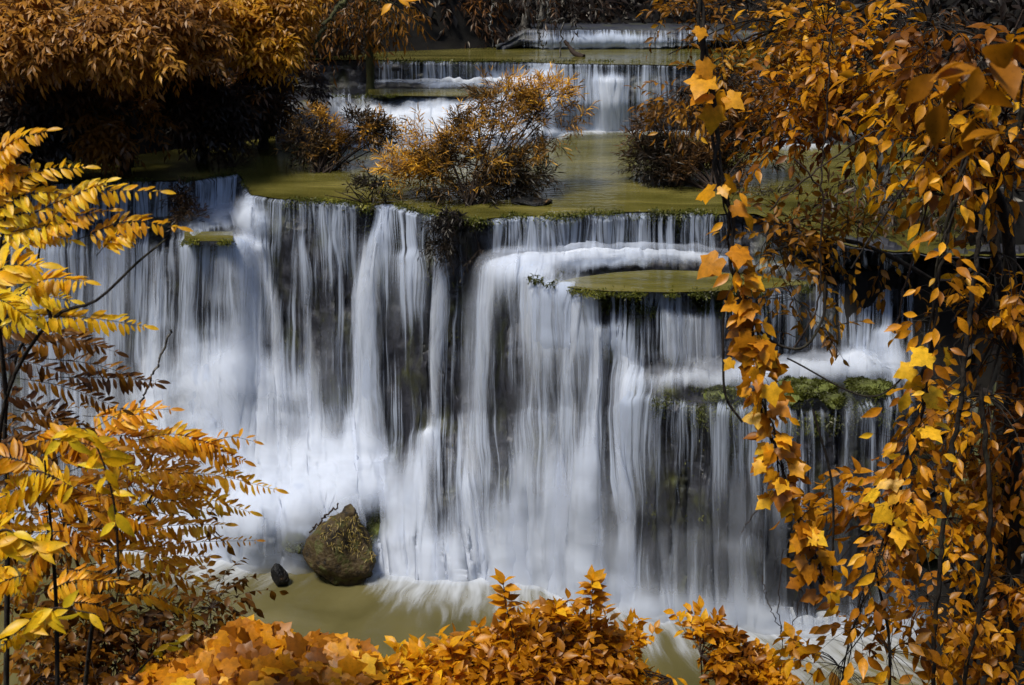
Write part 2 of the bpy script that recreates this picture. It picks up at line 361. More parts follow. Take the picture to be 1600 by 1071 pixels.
# profile of the falls at key columns: lip, foot 1, ledge 1 lip, foot 2, ledge 2 lip, top of apron, water's edge
def col(lip, f1, l1, f2, l2, f3, base):
    a = P(800, lip, z=ZM)[1]; out = [(a, ZM)]
    for s in (f1, l1, f2, l2, f3, base):
        k, py, v = s
        out.append(yz(py, z=v) if k == 'z' else yz(py, D=v))
    return out
KEY = {
 -260: col(300, ('D', 350, 24.2), ('D', 392, 23.8), ('D', 520, 23.6), ('D', 600, 23.4), ('D', 700, 22.8), ('z', 850, -.3)),
  -40: col(294, ('D', 350, 24.4), ('D', 395, 23.9), ('D', 520, 23.7), ('D', 600, 23.5), ('D', 690, 23.0), ('z', 862, -.3)),
   60: col(289, ('D', 345, 24.7), ('D', 392, 24.0), ('D', 520, 23.8), ('D', 610, 23.6), ('D', 700, 22.9), ('z', 866, -.3)),
  170: col(285, ('D', 350, 24.9), ('D', 388, 24.1), ('D', 520, 23.9), ('D', 600, 23.6), ('D', 690, 22.8), ('z', 872, -.3)),
  262: col(284, ('D', 345, 25.0), ('D', 380, 23.7), ('D', 500, 23.3), ('D', 580, 22.9), ('D', 680, 22.2), ('z', 878, -.3)),
  300: col(283, ('z', 338, 6.02), ('z', 377, 6.0), ('D', 520, 22.7), ('D', 590, 22.3), ('D', 690, 21.6), ('z', 882, -.3)),
  360: col(275, ('z', 332, 6.04), ('z', 378, 5.98), ('D', 545, 22.4), ('D', 690, 21.5), ('D', 800, 20.3), ('z', 886, -.3)),
  374: col(273, ('z', 332, 6.04), ('z', 378, 5.98), ('D', 560, 22.4), ('z', 735, 1.3), ('z', 825, .85), ('z', 888, -.3)),
  392: col(306, ('D', 345, 23.45), ('D', 400, 23.3), ('D', 600, 22.5), ('z', 738, 1.3), ('z', 822, 1.0), ('z', 888, -.3)),
  450: col(311, ('D', 360, 23.2), ('D', 420, 23.1), ('D', 620, 22.4), ('z', 738, 1.3), ('z', 820, 1.0), ('z', 890, -.3)),
  520: col(316, ('D', 370, 22.9), ('D', 440, 22.8), ('D', 640, 22.2), ('z', 738, 1.3), ('z', 815, 1.0), ('z', 893, -.3)),
  566: col(322, ('D', 370, 22.8), ('D', 440, 22.8), ('D', 650, 22.2), ('z', 742, 1.25), ('z', 806, 1.0), ('z', 898, -.3)),
  600: col(319, ('D', 370, 22.5), ('D', 440, 22.3), ('D', 580, 22.1), ('D', 715, 21.6), ('D', 790, 20.5), ('z', 908, -.3)),
  660: col(332, ('D', 390, 21.9), ('D', 430, 21.6), ('D', 560, 21.4), ('D', 660, 21.2), ('D', 770, 20.2), ('z', 912, -.3)),
  730: col(345, ('D', 400, 21.6), ('D', 450, 21.6), ('D', 560, 21.4), ('D', 640, 21.2), ('D', 760, 20.0), ('z', 914, -.3)),
  775: col(342, ('D', 400, 21.5), ('D', 425, 20.8), ('D', 560, 20.5), ('D', 650, 20.3), ('D', 760, 19.6), ('z', 918, -.3)),
  830: col(339, ('z', 402, 6.05), ('z', 432, 5.95), ('D', 560, 20.0), ('D', 640, 19.8), ('D', 760, 19.3), ('z', 924, -.3)),
  880: col(337, ('z', 404, ZA), ('z', 452, ZA), ('D', 560, 19.6), ('D', 640, 19.5), ('D', 770, 19.0), ('z', 938, -.3)),
  950: col(335, ('z', 405, ZA), ('z', 457, ZA), ('D', 560, 19.4), ('D', 640, 19.2), ('D', 780, 18.5), ('z', 955, -.3)),
 1010: col(334, ('z', 405, ZA), ('z', 458, ZA), ('z', 583, 4.4), ('z', 622, ZB), ('D', 790, 18.2), ('z', 972, -.3)),
 1080: col(333, ('z', 406, ZA), ('z', 458, ZA), ('z', 582, 4.4), ('z', 635, ZB), ('D', 795, 17.7), ('z', 985, -.3)),
 1180: col(336, ('z', 410, ZA), ('z', 455, ZA), ('z', 575, 4.4), ('z', 640, ZB), ('D', 800, 17.5), ('z', 995, -.3)),
 1240: col(352, ('z', 416, ZA), ('z', 450, ZA), ('z', 572, 4.4), ('z', 645, ZB), ('D', 800, 17.3), ('z', 1000, -.3)),
 1275: col(372, ('D', 410, 20.6), ('D', 440, 20.4), ('z', 570, 4.4), ('z', 645, ZB), ('D', 800, 17.3), ('z', 1000, -.3)),
 1340: col(386, ('D', 412, 20.3), ('D', 440, 20.2), ('z', 568, 4.4), ('z', 640, ZB), ('D', 800, 17.4), ('z', 1000, -.3)),
 1400: col(396, ('D', 420, 20.1), ('D', 450, 20.0), ('D', 590, 19.0), ('D', 625, 18.0), ('D', 800, 17.5), ('z', 1000, -.3)),
 1470: col(400, ('D', 430, 19.9), ('D', 460, 19.8), ('D', 590, 19.4), ('D', 650, 19.0), ('D', 800, 18.2), ('z', 1000, -.3)),
 1700: col(400, ('D', 430, 19.9), ('D', 460, 19.8), ('D', 590, 19.4), ('D', 650, 19.0), ('D', 800, 18.2), ('z', 1000, -.3)),
}
KEYM = KEY
def profile_surface(KEY, us, rows, scallop=.26, smooth=2, seed=1):
    ks = sorted(KEY); nk = len(KEY[ks[0]])
    Yk = np.array([[np.interp(us, ks, [KEY[k][j][0] for k in ks])] for j in range(nk)])[:, 0]
    Zk = np.array([[np.interp(us, ks, [KEY[k][j][1] for k in ks])] for j in range(nk)])[:, 0]
    # soften the key interpolation sideways, then scallop the lips
    def sm(a, n):
        k = np.ones(n)/n; return np.convolve(np.pad(a, n//2, mode='edge'), k, 'valid')[:len(a)]
    n = max(3, int(9/(us[1]-us[0])))
    for j in range(nk):
        Yk[j] = sm(Yk[j], n); Zk[j] = sm(Zk[j], n)
        Yk[j] += scallop*(fbm(us/34., 0*us+j*.35, seed, 5)-.5)*(1.6 if j < 5 else 3.)
        if j in (2, 4) and nk == 7: Zk[j] += .16*(fbm(us/22., 0*us+j*1.7, seed+3, 3)-.5)
    seg = []
    for j in range(nk-1):
        t = np.linspace(0, 1, rows[j], endpoint=(j == nk-2))
        seg.append((Yk[j][None]*(1-t[:, None])+Yk[j+1][None]*t[:, None], Zk[j][None]*(1-t[:, None])+Zk[j+1][None]*t[:, None], np.repeat(j+t[:, None], len(us), 1)))
    Y = np.concatenate([s[0] for s in seg]); Z = np.concatenate([s[1] for s in seg]); Vp = np.concatenate([s[2] for s in seg])
    for _ in range(smooth):
        Y[1:-1] = (Y[:-2]+2*Y[1:-1]+Y[2:])/4; Z[1:-1] = (Z[:-2]+2*Z[1:-1]+Z[2:])/4
    X = Xat(us[None], Y, Z)
    return X, Y, Z, Vp
def gnorm(X, Y, Z):
    Pn = np.stack([X, Y, Z], -1); du = np.gradient(Pn, axis=1); dv = np.gradient(Pn, axis=0)
    return nrm(np.cross(dv, du))                      # points out over the drop
def streams(px, py, lst):
    d = np.zeros_like(px)
    for s in lst:
        s = sorted(s, key=lambda a: a[1]); ys = [a[1] for a in s]
        if len(s) == 1: continue
        cx = np.interp(py, ys, [a[0] for a in s]); wd = np.interp(py, ys, [a[2] for a in s]); st = np.interp(py, ys, [a[3] for a in s])
        e = ss(ys[0]-14, ys[0]+6, py)*(1-ss(ys[-1]-10, ys[-1]+26, py))
        d = np.maximum(d, 0)+st*e*np.exp(-((px-cx)/wd)**2)
    return d
def blobs2(px, py, lst, sgn=0):
    d = np.zeros_like(px)
    for x, y, rx, ry, s in lst: d = d+(s if sgn == 0 else max(s, 0))*np.exp(-((px-x)/rx)**2-((py-y)/ry)**2)
    return d
def arc(X, Y, Z):
    dv = np.sqrt(np.diff(X, axis=0)**2+np.diff(Y, axis=0)**2+np.diff(Z, axis=0)**2)
    return np.vstack([np.zeros((1, X.shape[1])), np.cumsum(dv, 0)])

# ---- rock face of the main falls
us = np.arange(-260, 1701, 2.5); rows = [26, 12, 34, 12, 40, 30]
X, Y, Z, Vp = profile_surface(KEY, us, rows)
nn = gnorm(X, Y, Z)
lump = (fbm(X*1.1, Z*.9+Y*.5, 11, 5)-.5)*.55+(fbm(X*3.2, Z*1.1, 12, 4)-.5)*.30+(fbm(X*9, Z*7+Y*7, 14, 3)-.5)*.08
k = ss(0, .25, Vp)*.9
R = np.stack([X, Y, Z], -1)+nn*(lump*k-.26*k)[..., None]
top = R[0].copy(); back = top.copy(); back[:, 1] += 1.2; back[:, 2] -= .25
Rall = np.concatenate([back[None], R]); Rall[1, :, 2] -= .03
tag(mesh_obj('cliff', Rall.reshape(-1, 3), gridfaces(Rall.shape[0], len(us)), M['rock'], smooth=True), kind='structure')
CU, CY0, CX0 = us, Y[0], X[0]; RALL, Vp0 = Rall.copy(), Vp.copy()

# ---- white water on the main falls: where the river pours, in streams that follow the rock
ST = [
 [(85, 370, 38, .45), (70, 520, 40, .5), (60, 700, 50, .4)],
 [(185, 380, 34, .55), (180, 450, 40, .65), (172, 560, 42, .40), (160, 700, 50, .35)],
 [(258, 395, 13, .6), (250, 500, 16, .62), (240, 620, 24, .5), (250, 760, 40, .6)],
 [(300, 384, 10, .2), (300, 560, 12, .25)],
 [(345, 384, 30, .25), (350, 470, 26, .25)],
 [(383, 380, 22, .75), (386, 440, 16, .65), (384, 540, 22, .6), (380, 600, 60, .6)],
 [(412, 384, 20, .6), (425, 450, 12, .6), (440, 540, 16, .55), (450, 620, 30, .5)],
 [(388, 316, 12, .35), (400, 380, 20, .45)],
 [(478, 380, 7, .3), (488, 560, 9, .45), (492, 700, 20, .5)],
 [(514, 330, 20, .1), (520, 540, 12, .3), (524, 640, 16, .3)],
 [(606, 322, 26, .38), (590, 380, 20, .75), (576, 470, 17, .8), (570, 600, 18, .75), (566, 700, 24, .7)],
 [(640, 400, 26, .42), (645, 480, 20, .25), (640, 520, 14, .08)],
 [(694, 345, 9, .3), (690, 430, 10, .55), (682, 560, 8, .6), (676, 690, 9, .55)],
 [(672, 680, 16, .5), (655, 780, 34, .7), (645, 900, 46, .75)],
 [(792, 414, 36, .65), (770, 470, 24, .70), (757, 560, 20, .68), (752, 700, 20, .5), (735, 800, 26, .45), (725, 905, 36, .5)],
 [(905, 446, 30, .45), (905, 480, 20, .4), (900, 600, 16, .25)],
 [(1040, 454, 26, .3), (1042, 490, 22, .3), (1042, 560, 22, .2)], [(1175, 452, 30, .3), (1180, 500, 24, .3), (1180, 560, 24, .25)], [(1228, 446, 24, .35), (1235, 560, 26, .3)],
 [(1190, 636, 30, .35), (1195, 720, 30, .25), (1200, 860, 30, .2)], [(1335, 630, 30, .35), (1340, 780, 30, .25)],
 [(850, 436, 38, .50), (840, 480, 30, .55), (842, 560, 26, .42), (842, 700, 26, .35), (815, 800, 30, .45), (800, 910, 44, .55)],
 [(935, 510, 18, .55), (927, 600, 12, .72), (921, 760, 11, .66), (916, 930, 14, .6)],
 [(890, 450, 18, .25), (893, 600, 20, .32), (880, 760, 30, .42), (872, 930, 36, .6)],
 [(968, 510, 20, .5), (985, 570, 16, .55), (983, 700, 13, .55), (979, 860, 13, .5), (976, 960, 22, .4)],
 [(1085, 494, 50, .5), (1085, 575, 54, .42)],
 [(1030, 600, 32, .34), (1010, 640, 34, .26), (1008, 800, 30, .2)],
 [(1130, 610, 26, .30), (1135, 700, 26, .25), (1140, 850, 26, .3)],
 [(1165, 840, 22, .35), (1180, 930, 28, .5), (1200, 1000, 38, .6)],
 [(1060, 820, 70, .16), (1065, 980, 90, .36)],
 [(1270, 450, 12, .25), (1272, 560, 14, .25)],
 [(1385, 520, 22, .5), (1400, 570, 26, .45), (1420, 640, 20, .25)],
 [(1310, 640, 14, .25), (1315, 780, 16, .30)],
 [(1215, 650, 14, .18), (1215, 800, 20, .12)],
]
BL = [
 (345, 345, 62, 16, .75), (395, 330, 18, 30, .45), (300, 362, 18, 12, .2), (355, 366, 28, 8, -.45),
 (335, 610, 75, 80, .62), (430, 630, 60, 60, .35), (260, 700, 80, 90, .35), (400, 715, 90, 45, .45), (540, 700, 50, 50, .35),
 (500, 742, 90, 40, .75), (400, 790, 90, 40, .65), (330, 840, 120, 45, .6), (560, 740, 50, 30, .5), (610, 735, 26, 30, .25),
 (585, 822, 26, 28, -.55), (640, 735, 18, 40, -.25), (470, 790, 110, 22, .5),
 (700, 800, 22, 60, -.35), (725, 560, 28, 130, -.25), (545, 560, 26, 110, -.15), (660, 600, 20, 80, -.12), (700, 650, 36, 50, -.15),
 (850, 840, 70, 80, .36), (760, 860, 70, 60, .30), (1000, 900, 60, 60, .2), (640, 860, 60, 50, .25), (1120, 930, 90, 60, .18), (905, 900, 60, 50, .2),
 (905, 404, 40, 16, .6), (890, 414, 70, 9, .6), (985, 402, 22, 9, .35), (1010, 405, 90, 11, .75), (830, 425, 50, 14, .5), (1100, 412, 60, 9, .6), (1190, 425, 60, 8, .45), (1250, 440, 30, 6, .3),
 (1020, 440, 120, 12, -.9), (880, 445, 30, 6, -.3),
 (1265, 586, 90, 20, .9), (1340, 568, 44, 26, .9), (1185, 594, 50, 18, .75), (1090, 600, 70, 16, .6),
 (1270, 626, 60, 14, -.4), (1350, 622, 40, 12, -.3), (1100, 626, 50, 10, -.2), (1232, 628, 12, 6, .5),
 (1010, 490, 26, 22, -.4), (1000, 530, 30, 26, -.25), (960, 480, 14, 10, -.2), (725, 365, 40, 60, -.5), (572, 360, 12, 60, -.55), (505, 440, 24, 60, -.12), (452, 430, 12, 60, -.25),
 (1240, 560, 60, 60, -.06), (1290, 700, 50, 60, -.14), (1380, 720, 60, 90, -.2), (1060, 720, 90, 50, -.05),
 (1240, 1000, 90, 40, .3), (1400, 1000, 120, 30, .25),
]
def veil(name, KEY, us, rows, ST, BL, mat, off, gain, combs, base, seed, kmax=.35, dvar=.34, smo=9):
    X, Y, Z, Vp = profile_surface(KEY, us, rows, smooth=smo)
    nn = gnorm(X, Y, Z); px, py = proj(X, Y, Z)
    wob = (fbm(px/26., py/60., seed+4, 3)-.5)*(14+26*ss(600, 900, py))
    base = base-.13*ss(940, 1060, px)
    d = base+streams(px+wob, py, ST)*gain+blobs2(px+wob, py+wob*.5, BL)*gain
    if mat == 'w_mist': d = d+.24*ss(520, 860, py)*(.6+.8*fbm(px/60., py/90., 88, 3))
    for (a, b, x0, x1, amt, fade) in combs:             # threads spilling over each lip
        ee = ss(a-.02, a+.03, Vp)*(1-ss(b-fade, b, Vp))*ss(x0-12, x0+8, px)*(1-ss(x1-8, x1+12, px))
        d = d+amt*ee
    d = d+dvar*(fbm(X*.9, Z*.12, seed+9, 3)-.5)+.24*(fbm(X*1.9, Z*.9+Y, seed+3, 4)-.5)
    fo = np.clip(blobs2(px+wob, py+wob*.5, [(x_, y_, a_*1.35, b_*1.6, s_) for x_, y_, a_, b_, s_ in BL], 1)*1.4-.12, 0, 1)
    if KEY is KEYM:
        ft = np.exp(-(np.maximum(Z-.05, 0)/.42)**2)*(.75+.5*fbm(X*1.4, Z*.5, seed+12, 3)); d = d+.42*ft; fo = np.clip(fo+.7*ft, 0, 1)
    d = d*ss(0, .10, Vp+.10)
    dd = np.clip(d, 0, 1.25)
    d = d+fo*.5*(fbm(X*2.2, Z*2.2+Y*1.5, seed+6, 4)-.5)
    pleat = (fbm(X*7, Z*.25, seed, 3)-.5)*.09*np.clip(dd*2, 0, 1)
    puff = kmax*ss(.15, 1.2, dd)*(.65+.7*fbm(X*1.3, Z*.5+Y*.8, seed+2, 3))*(1-.45*fo)
    e = np.clip(Vp/.12, 0, 1)
    O = np.stack([X, Y, Z], -1)+nn*((off+pleat+puff+fo*.13*(fbm(X*3.2, Z*3.+Y*2.6, seed+8, 4)-.5))*e+.015)[..., None]
    s = np.cumsum(np.concatenate([[0], np.sqrt(np.diff(X[40])**2+np.diff(Y[40])**2)]))
    # streaks fan with the surface: x keeps its column
    uv = np.stack([np.repeat(s[None], X.shape[0], 0), arc(X, Y, Z)], -1)
    o = mesh_obj(name, O.reshape(-1, 3), gridfaces(X.shape[0], X.shape[1]), M[mat], attrs={'dens': np.clip(d, 0, 1.3).ravel(), 'foam': fo.ravel()}, uv=uv.reshape(-1, 2), smooth=True)
    return tag(o, kind='structure')
M['w_fine'] = whitewater('falling_water', 9.5, .24, .32, (.60, .67, .80), 1.3, .22, .88)
M['w_soft'] = whitewater('silky_water', 4.2, .20, .42, (.86, .90, .96), 1.0, .45, .88)
M['w_mist'] = whitewater('water_spray', 1.3, .22, .60, (.78, .83, .93), .55, .5, .58)
M['w_foam'] = whitewater('water_foam', 3.0, .5, .50, (.78, .82, .88), 1.25, .6, .80)
usf = np.arange(-200, 1460, 1.6)
veil('waterfall_veil', KEY, usf, [44, 18, 50, 18, 56, 40], ST, BL, 'w_fine', .05, .55,
     [(0, 1.0, 40, 372, .27, .12), (0, 2.6, 384, 560, .16, 1.4), (0, 1.9, 580, 716, .18, 1.2), (0, 1.0, 772, 1115, .26, .1), (0, 1.3, 1120, 1430, .10, .2),
      (2, 4.5, 60, 420, .10, 1.5), (2, 3.0, 840, 1440, .18, .3), (4, 5.5, 985, 1390, .20, 1.0), (4, 5.8, 560, 990, .06, 1.0), (5, 6, 385, 560, .30, .1)], .22, 21, .22)
veil('waterfall_streams', KEY, usf, [30, 14, 40, 14, 44, 36], ST, BL, 'w_soft', .13, .95, [], -.08, 51, .20, smo=22)
veil('waterfall_spray', KEY, np.arange(-200, 1460, 4.), [14, 8, 20, 8, 24, 20], ST, BL, 'w_mist', .30, .66, [], .0, 57, .25, .2, 16)

# ---- main pool above the falls
n = len(CU); t = np.linspace(0, 1, 14)
back = np.stack([np.interp(CU, [-260, 1700], [-22, 26]), np.full(n, 33.5), np.full(n, ZM)], -1)
front = np.stack([CX0, CY0+.02, np.full(n, ZM+.012)], -1)
G = front[None]*(1-t[:, None, None])+back[None]*t[:, None, None]
tag(mesh_obj('river_pool', G.reshape(-1, 3), gridfaces(14, n), M['pool'], smooth=True), kind='structure')
# ---- green water on the right-hand ledge
us2 = np.arange(868, 1262, 4.); 
def ledgepool(us2, y0f, y1f, z, nr=8):
    rowsY = [np.array([P(u, y0f(u)*(1-t)+y1f(u)*t, z=z) for u in us2]) for t in np.linspace(0, 1, nr)]
    G = np.stack(rowsY); return mesh_obj('ledge_pool', G.reshape(-1, 3), gridfaces(nr, len(us2)), M['pool'], smooth=True)
tag(ledgepool(us2, lambda u: np.interp(u, [868, 900, 960, 1020, 1100, 1180, 1262], [442, 434, 426, 422, 424, 430, 441]), lambda u: np.interp(u, [868, 900, 950, 1050, 1180, 1262], [444, 451, 455, 457, 453, 444]), ZA+.11), kind='structure')
us3 = np.arange(288, 366, 4.)
tag(ledgepool(us3, lambda u: 362, lambda u: 377, 6.10, 5), kind='structure')

# ---- upper falls (second tier)
def col2(lip, f1, l1, foot):
    out = []
    for k, py, v in (lip, f1, l1, foot): out.append(yz(py, z=v) if k == 'z' else yz(py, D=v))
    return out
KEY2 = {
 430: col2(('z', 94, Z2), ('z', 133, 7.98), ('z', 148, 7.97), ('z', 232, 6.7)),
 500: col2(('z', 94, Z2), ('z', 133, 7.98), ('z', 149, 7.97), ('z', 232, 6.7)),
 588: col2(('z', 95, Z2), ('z', 134, 7.98), ('z', 150, 7.97), ('z', 234, 6.7)),
 700: col2(('z', 96, Z2), ('z', 134, 7.98), ('z', 152, 7.97), ('z', 236, 6.7)),
 800: col2(('z', 97, Z2), ('z', 134, 7.98), ('z', 151, 7.97), ('z', 234, 6.7)),
 855: col2(('z', 99, Z2), ('D', 130, 32.7), ('D', 155, 32.0), ('z', 222, 6.7)),
 900: col2(('z', 101, Z2), ('D', 130, 32.4), ('D', 160, 32.3), ('z', 209, 6.7)),
 1060: col2(('z', 103, Z2), ('D', 130, 32.1), ('D', 160, 32.0), ('z', 210, 6.7)),
 1130: col2(('z', 106, Z2), ('D', 130, 31.6), ('D', 165, 30.8), ('z', 222, 6.7)),
 1230: col2(('z', 112, Z2), ('D', 140, 31.0), ('D', 180, 30.2), ('z', 232, 6.7)),
 1400: col2(('z', 120, Z2), ('D', 150, 30.6), ('D', 190, 30), ('z', 236, 6.7)),
}
ua = np.arange(430, 1400, 2.5)
X, Y, Z, Vp = profile_surface(KEY2, ua, [20, 10, 30], .12)
nn = gnorm(X, Y, Z); kk = ss(0, .2, Vp)
R = np.stack([X, Y, Z], -1)+nn*(((fbm(X*1.5, Z*2, 31, 4)-.5)*.4-.08)*kk)[..., None]
bk = R[0].copy(); bk[:, 1] += 1.; bk[:, 2] -= .2
Rall = np.concatenate([bk[None], R]); Rall[1, :, 2] -= .03
tag(mesh_obj('upper_cliff', Rall.reshape(-1, 3), gridfaces(Rall.shape[0], len(ua)), M['rock'], smooth=True), kind='structure')
ST2 = [[(955, 124, 26, .8), (955, 160, 27, .9), (955, 212, 28, 1.)], [(905, 112, 8, .2), (905, 205, 10, .3)], [(1020, 112, 14, .15), (1020, 205, 14, .2)],
       [(1170, 120, 30, .5), (1195, 170, 26, .6), (1200, 215, 40, .7)]]
BL2 = [(600, 196, 60, 24, 1.0), (720, 196, 70, 28, 1.1), (800, 186, 60, 34, .9), (600, 216, 110, 12, .8), (760, 220, 90, 12, .8), (820, 128, 34, 14, .75), (780, 120, 20, 10, .4), (850, 118, 26, 12, .6), (620, 131, 40, 5, .5), (720, 134, 60, 4.5, .75), (800, 136, 40, 5, .5),
       (700, 150, 110, 5, -.5), (960, 212, 110, 9, .9), (500, 205, 40, 12, .3), (560, 180, 30, 12, .2), (1110, 150, 20, 40, .3), (840, 160, 40, 24, .4)]
veil('upper_waterfall_veil', KEY2, np.arange(505, 1300, 1.4), [34, 14, 50], ST2, BL2, 'w_fine', .04, .7,
     [(0, 1., 590, 860, .26, .1), (0, 3., 860, 1062, .24, .2), (2, 2.7, 515, 840, .24, .3), (0, 1.0, 1065, 1290, .1, .2)], .15, 71, .12)
veil('upper_waterfall_streams', KEY2, np.arange(505, 1300, 2.), [24, 12, 36], ST2, BL2, 'w_soft', .12, 1.0, [], -.04, 81, .3)
n = len(ua); t = np.linspace(0, 1, 8)
f_ = np.stack([X[0], Y[0]+.02, np.full(n, Z2+.012)], -1); b_ = f_.copy(); b_[:, 1] = 38.5; b_[:, 0] *= 1.15
G = f_[None]*(1-t[:, None, None])+b_[None]*t[:, None, None]
tag(mesh_obj('upper_pool', G.reshape(-1, 3), gridfaces(8, n), M['pool'], smooth=True), kind='structure')
tag(ledgepool(np.arange(575, 850, 5.), lambda u: 139, lambda u: np.interp(u, [575, 700, 850], [149, 151, 150]), 8.02, 5), kind='structure')
# ---- topmost fall
KEY3 = {776: col2(('z', 77, 8.74), ('D', 78, 37.2), ('D', 79, 37.1), ('z', 80, 8.6)), 820: col2(('z', 49, Z3), ('D', 60, 37.3), ('D', 66, 37.2), ('z', 79, 8.6)),
        1090: col2(('z', 49, Z3), ('D', 60, 37.2), ('D', 66, 37.1), ('z', 79, 8.6)), 1300: col2(('z', 50, Z3), ('D', 60, 37.2), ('D', 66, 37), ('z', 80, 8.6))}
ub = np.arange(776, 1300, 4.); X, Y, Z, Vp = profile_surface(KEY3, ub, [8, 6, 10], .2)
nn = gnorm(X, Y, Z); R = np.stack([X, Y, Z], -1)+nn*(((fbm(X*1.5, Z*2, 35, 4)-.5)*.3-.08)*ss(0, .2, Vp))[..., None]
bk = R[0].copy(); bk[:, 1] += 4.; Rall = np.concatenate([bk[None], R])
tag(mesh_obj('top_cliff', Rall.reshape(-1, 3), gridfaces(Rall.shape[0], len(ub)), M['rock'], smooth=True), kind='structure')
veil('top_waterfall', KEY3, np.arange(815, 1120, 1.5), [16, 10, 20], [[(960, 62, 90, .3), (960, 84, 120, .3)]], [(950, 68, 90, 8, .4), (860, 74, 30, 6, .3), (960, 79, 130, 2.5, .8)], 'w_fine', .05, 1.,
     [(0, 3., 820, 1100, .28, .1)], .12, 91, .1)

# ---- lower pool with foam drawn out by the current
tag(mesh_obj('lower_pool', [(-26, 9, 0), (22, 9, 0), (22, 24, 0), (-26, 24, 0)], np.array([[0, 1, 2, 3]]), M["lowpool"]), kind='structure')
gx = np.arange(150, 1700, 3.); gy = np.linspace(0, 1, 60)
PX, T = np.meshgrid(gx, gy); ye = np.interp(gx, sorted(KEY), [KEY[k][6][0] for k in sorted(KEY)])[None]+.45
YY = ye-T*3.6; px_, _ = PX, 0
XX = Xat(PX, YY, 0*YY+.03)
d = .95*(1-ss(.0, 1., T/np.interp(PX, [150, 330, 420, 470, 540, 600, 700, 830, 960, 1150, 1300, 1700], [.6, .75, .5, .38, .36, .72, .85, .95, .8, .7, .8, .9])))
d = .86*d*(1-.5*ss(880, 1050, PX)*(1-ss(1130, 1220, PX)))+.07*(1-T)
d = d+.30*(fbm(PX/30., T*1.2, 5, 3)-.5)*(1-T)-.1*ss(.5, 1, T)
flowx = (XX-0)/(1+T*.55)
uvf = np.stack([flowx*1.0, T*3.6], -1)
mf = mesh_obj('pool_foam', np.stack([XX, YY, .03+.10*np.clip(d, 0, 1)*(1-T)], -1).reshape(-1, 3), gridfaces(60, len(gx))[:, ::-1], M['w_foam'], attrs={'dens': np.clip(d, 0, 1.2).ravel()}, uv=uvf.reshape(-1, 2), smooth=True)
tag(mf, kind='structure')
# foam spreading on the main pool below the upper falls
gx = np.arange(480, 1300, 3.); gy = np.linspace(0, 1, 30); PX, T = np.meshgrid(gx, gy)
ye = np.interp(gx, sorted(KEY2), [KEY2[k][3][0] for k in sorted(KEY2)])[None]+.2
YY = ye-T*2.6; XX = Xat(PX, YY, 0*YY+6.83)
d = .95*(1-ss(0, 1, T/np.interp(PX, [480, 560, 640, 800, 870, 1060, 1140, 1300], [.15, .5, .75, .5, .6, .5, .6, .6])))+.2*(fbm(PX/40., T*2, 15, 3)-.5)*(1-T)
tag(mesh_obj('pool_foam', np.stack([XX, YY, 0*YY+6.83], -1).reshape(-1, 3), gridfaces(30, len(gx))[:, ::-1], M['w_foam'], attrs={'dens': np.clip(d, 0, 1.2).ravel()}, uv=np.stack([XX, T*2.6], -1).reshape(-1, 2), smooth=True), kind='structure')

# ---- ground: one sheet, stepped behind each fall, banks rising to both sides
g = .4
ax = np.concatenate([np.arange(-70, -28, 2.), np.arange(-28, 26, g), np.arange(26, 70, 2.)]); ay = np.concatenate([np.arange(-6, 44, g), np.arange(44, 110, 2.)])
GX, GY = np.meshgrid(ax, ay)
lipY = np.interp(GX, CX0, CY0)
lip2 = np.interp(GX, [-8, -5, 2, 12], [33.6, 33.6, 32.8, 31.8])
bed = np.where(GY < lipY+.7, -.7, 6.1); bed = np.where(GY > lip2+.7, 8.1, bed); bed = np.where(GY > 37.9, 8.9, bed)
near = 10.4-.80*GY; bed = np.where((GY < 14.5), np.maximum(near, -.7), bed)
surf = np.where(GY < lipY+.7, .0, 6.85); surf = np.where(GY > lip2+.7, 8.75, surf); surf = np.where(GY > 37.9, 9.3, surf); surf = np.where(GY < 14, np.maximum(near, .2), surf)
xl = np.interp(GY, [0, 12, 16, 20, 24, 26, 27, 31, 33, 36, 37.5, 40, 60], [-30, -14, -12.6, -12.8, -14.2, -14.2, -12.2, -6.6, -5.6, -5.2, -1.2, .3, 0])
xr = np.interp(GY, [0, 8, 12, 16, 19, 21, 24, 30, 34, 38, 45, 60], [9, 6.2, 6.6, 6.8, 7.2, 8.6, 10.5, 11, 9, 7.5, 7.5, 7])
xl = xl+(fbm(GY*.5, GX*0, 3, 3)-.5)*1.2; xr = xr+(fbm(GY*.5, GX*0, 8, 3)-.5)*1.2
out = np.maximum(np.maximum(xl-GX, GX-xr), 0)
bank = surf-.35+1.15*np.minimum(out, 8)+.75*np.maximum(out-8, 0)+(fbm(GX*.5, GY*.5, 41, 4)-.5)*1.1*ss(0, 2, out)
bank = bank+np.where(GY < lipY+.7, 7.2*ss(.2, 3.2, out)*ss(13, 19, GY), 0)
hz = np.where(out > 0, np.maximum(bank, bed), bed)
hz = hz+np.maximum(GY-42, 0)*.62+(fbm(GX*.8, GY*.8, 44, 4)-.5)*.3
tag(mesh_obj('ground', np.stack([GX, GY, hz], -1).reshape(-1, 3), gridfaces(len(ay), len(ax)), M['earth'], smooth=True), kind='structure')
def ground(x, y):
    i = np.clip(np.searchsorted(ay, y)-1, 0, len(ay)-2); j = np.clip(np.searchsorted(ax, x)-1, 0, len(ax)-2)
    fy = (y-ay[i])/(ay[i+1]-ay[i]); fx = (x-ax[j])/(ax[j+1]-ax[j])
    return (hz[i, j]*(1-fx)+hz[i, j+1]*fx)*(1-fy)+(hz[i+1, j]*(1-fx)+hz[i+1, j+1]*fx)*fy

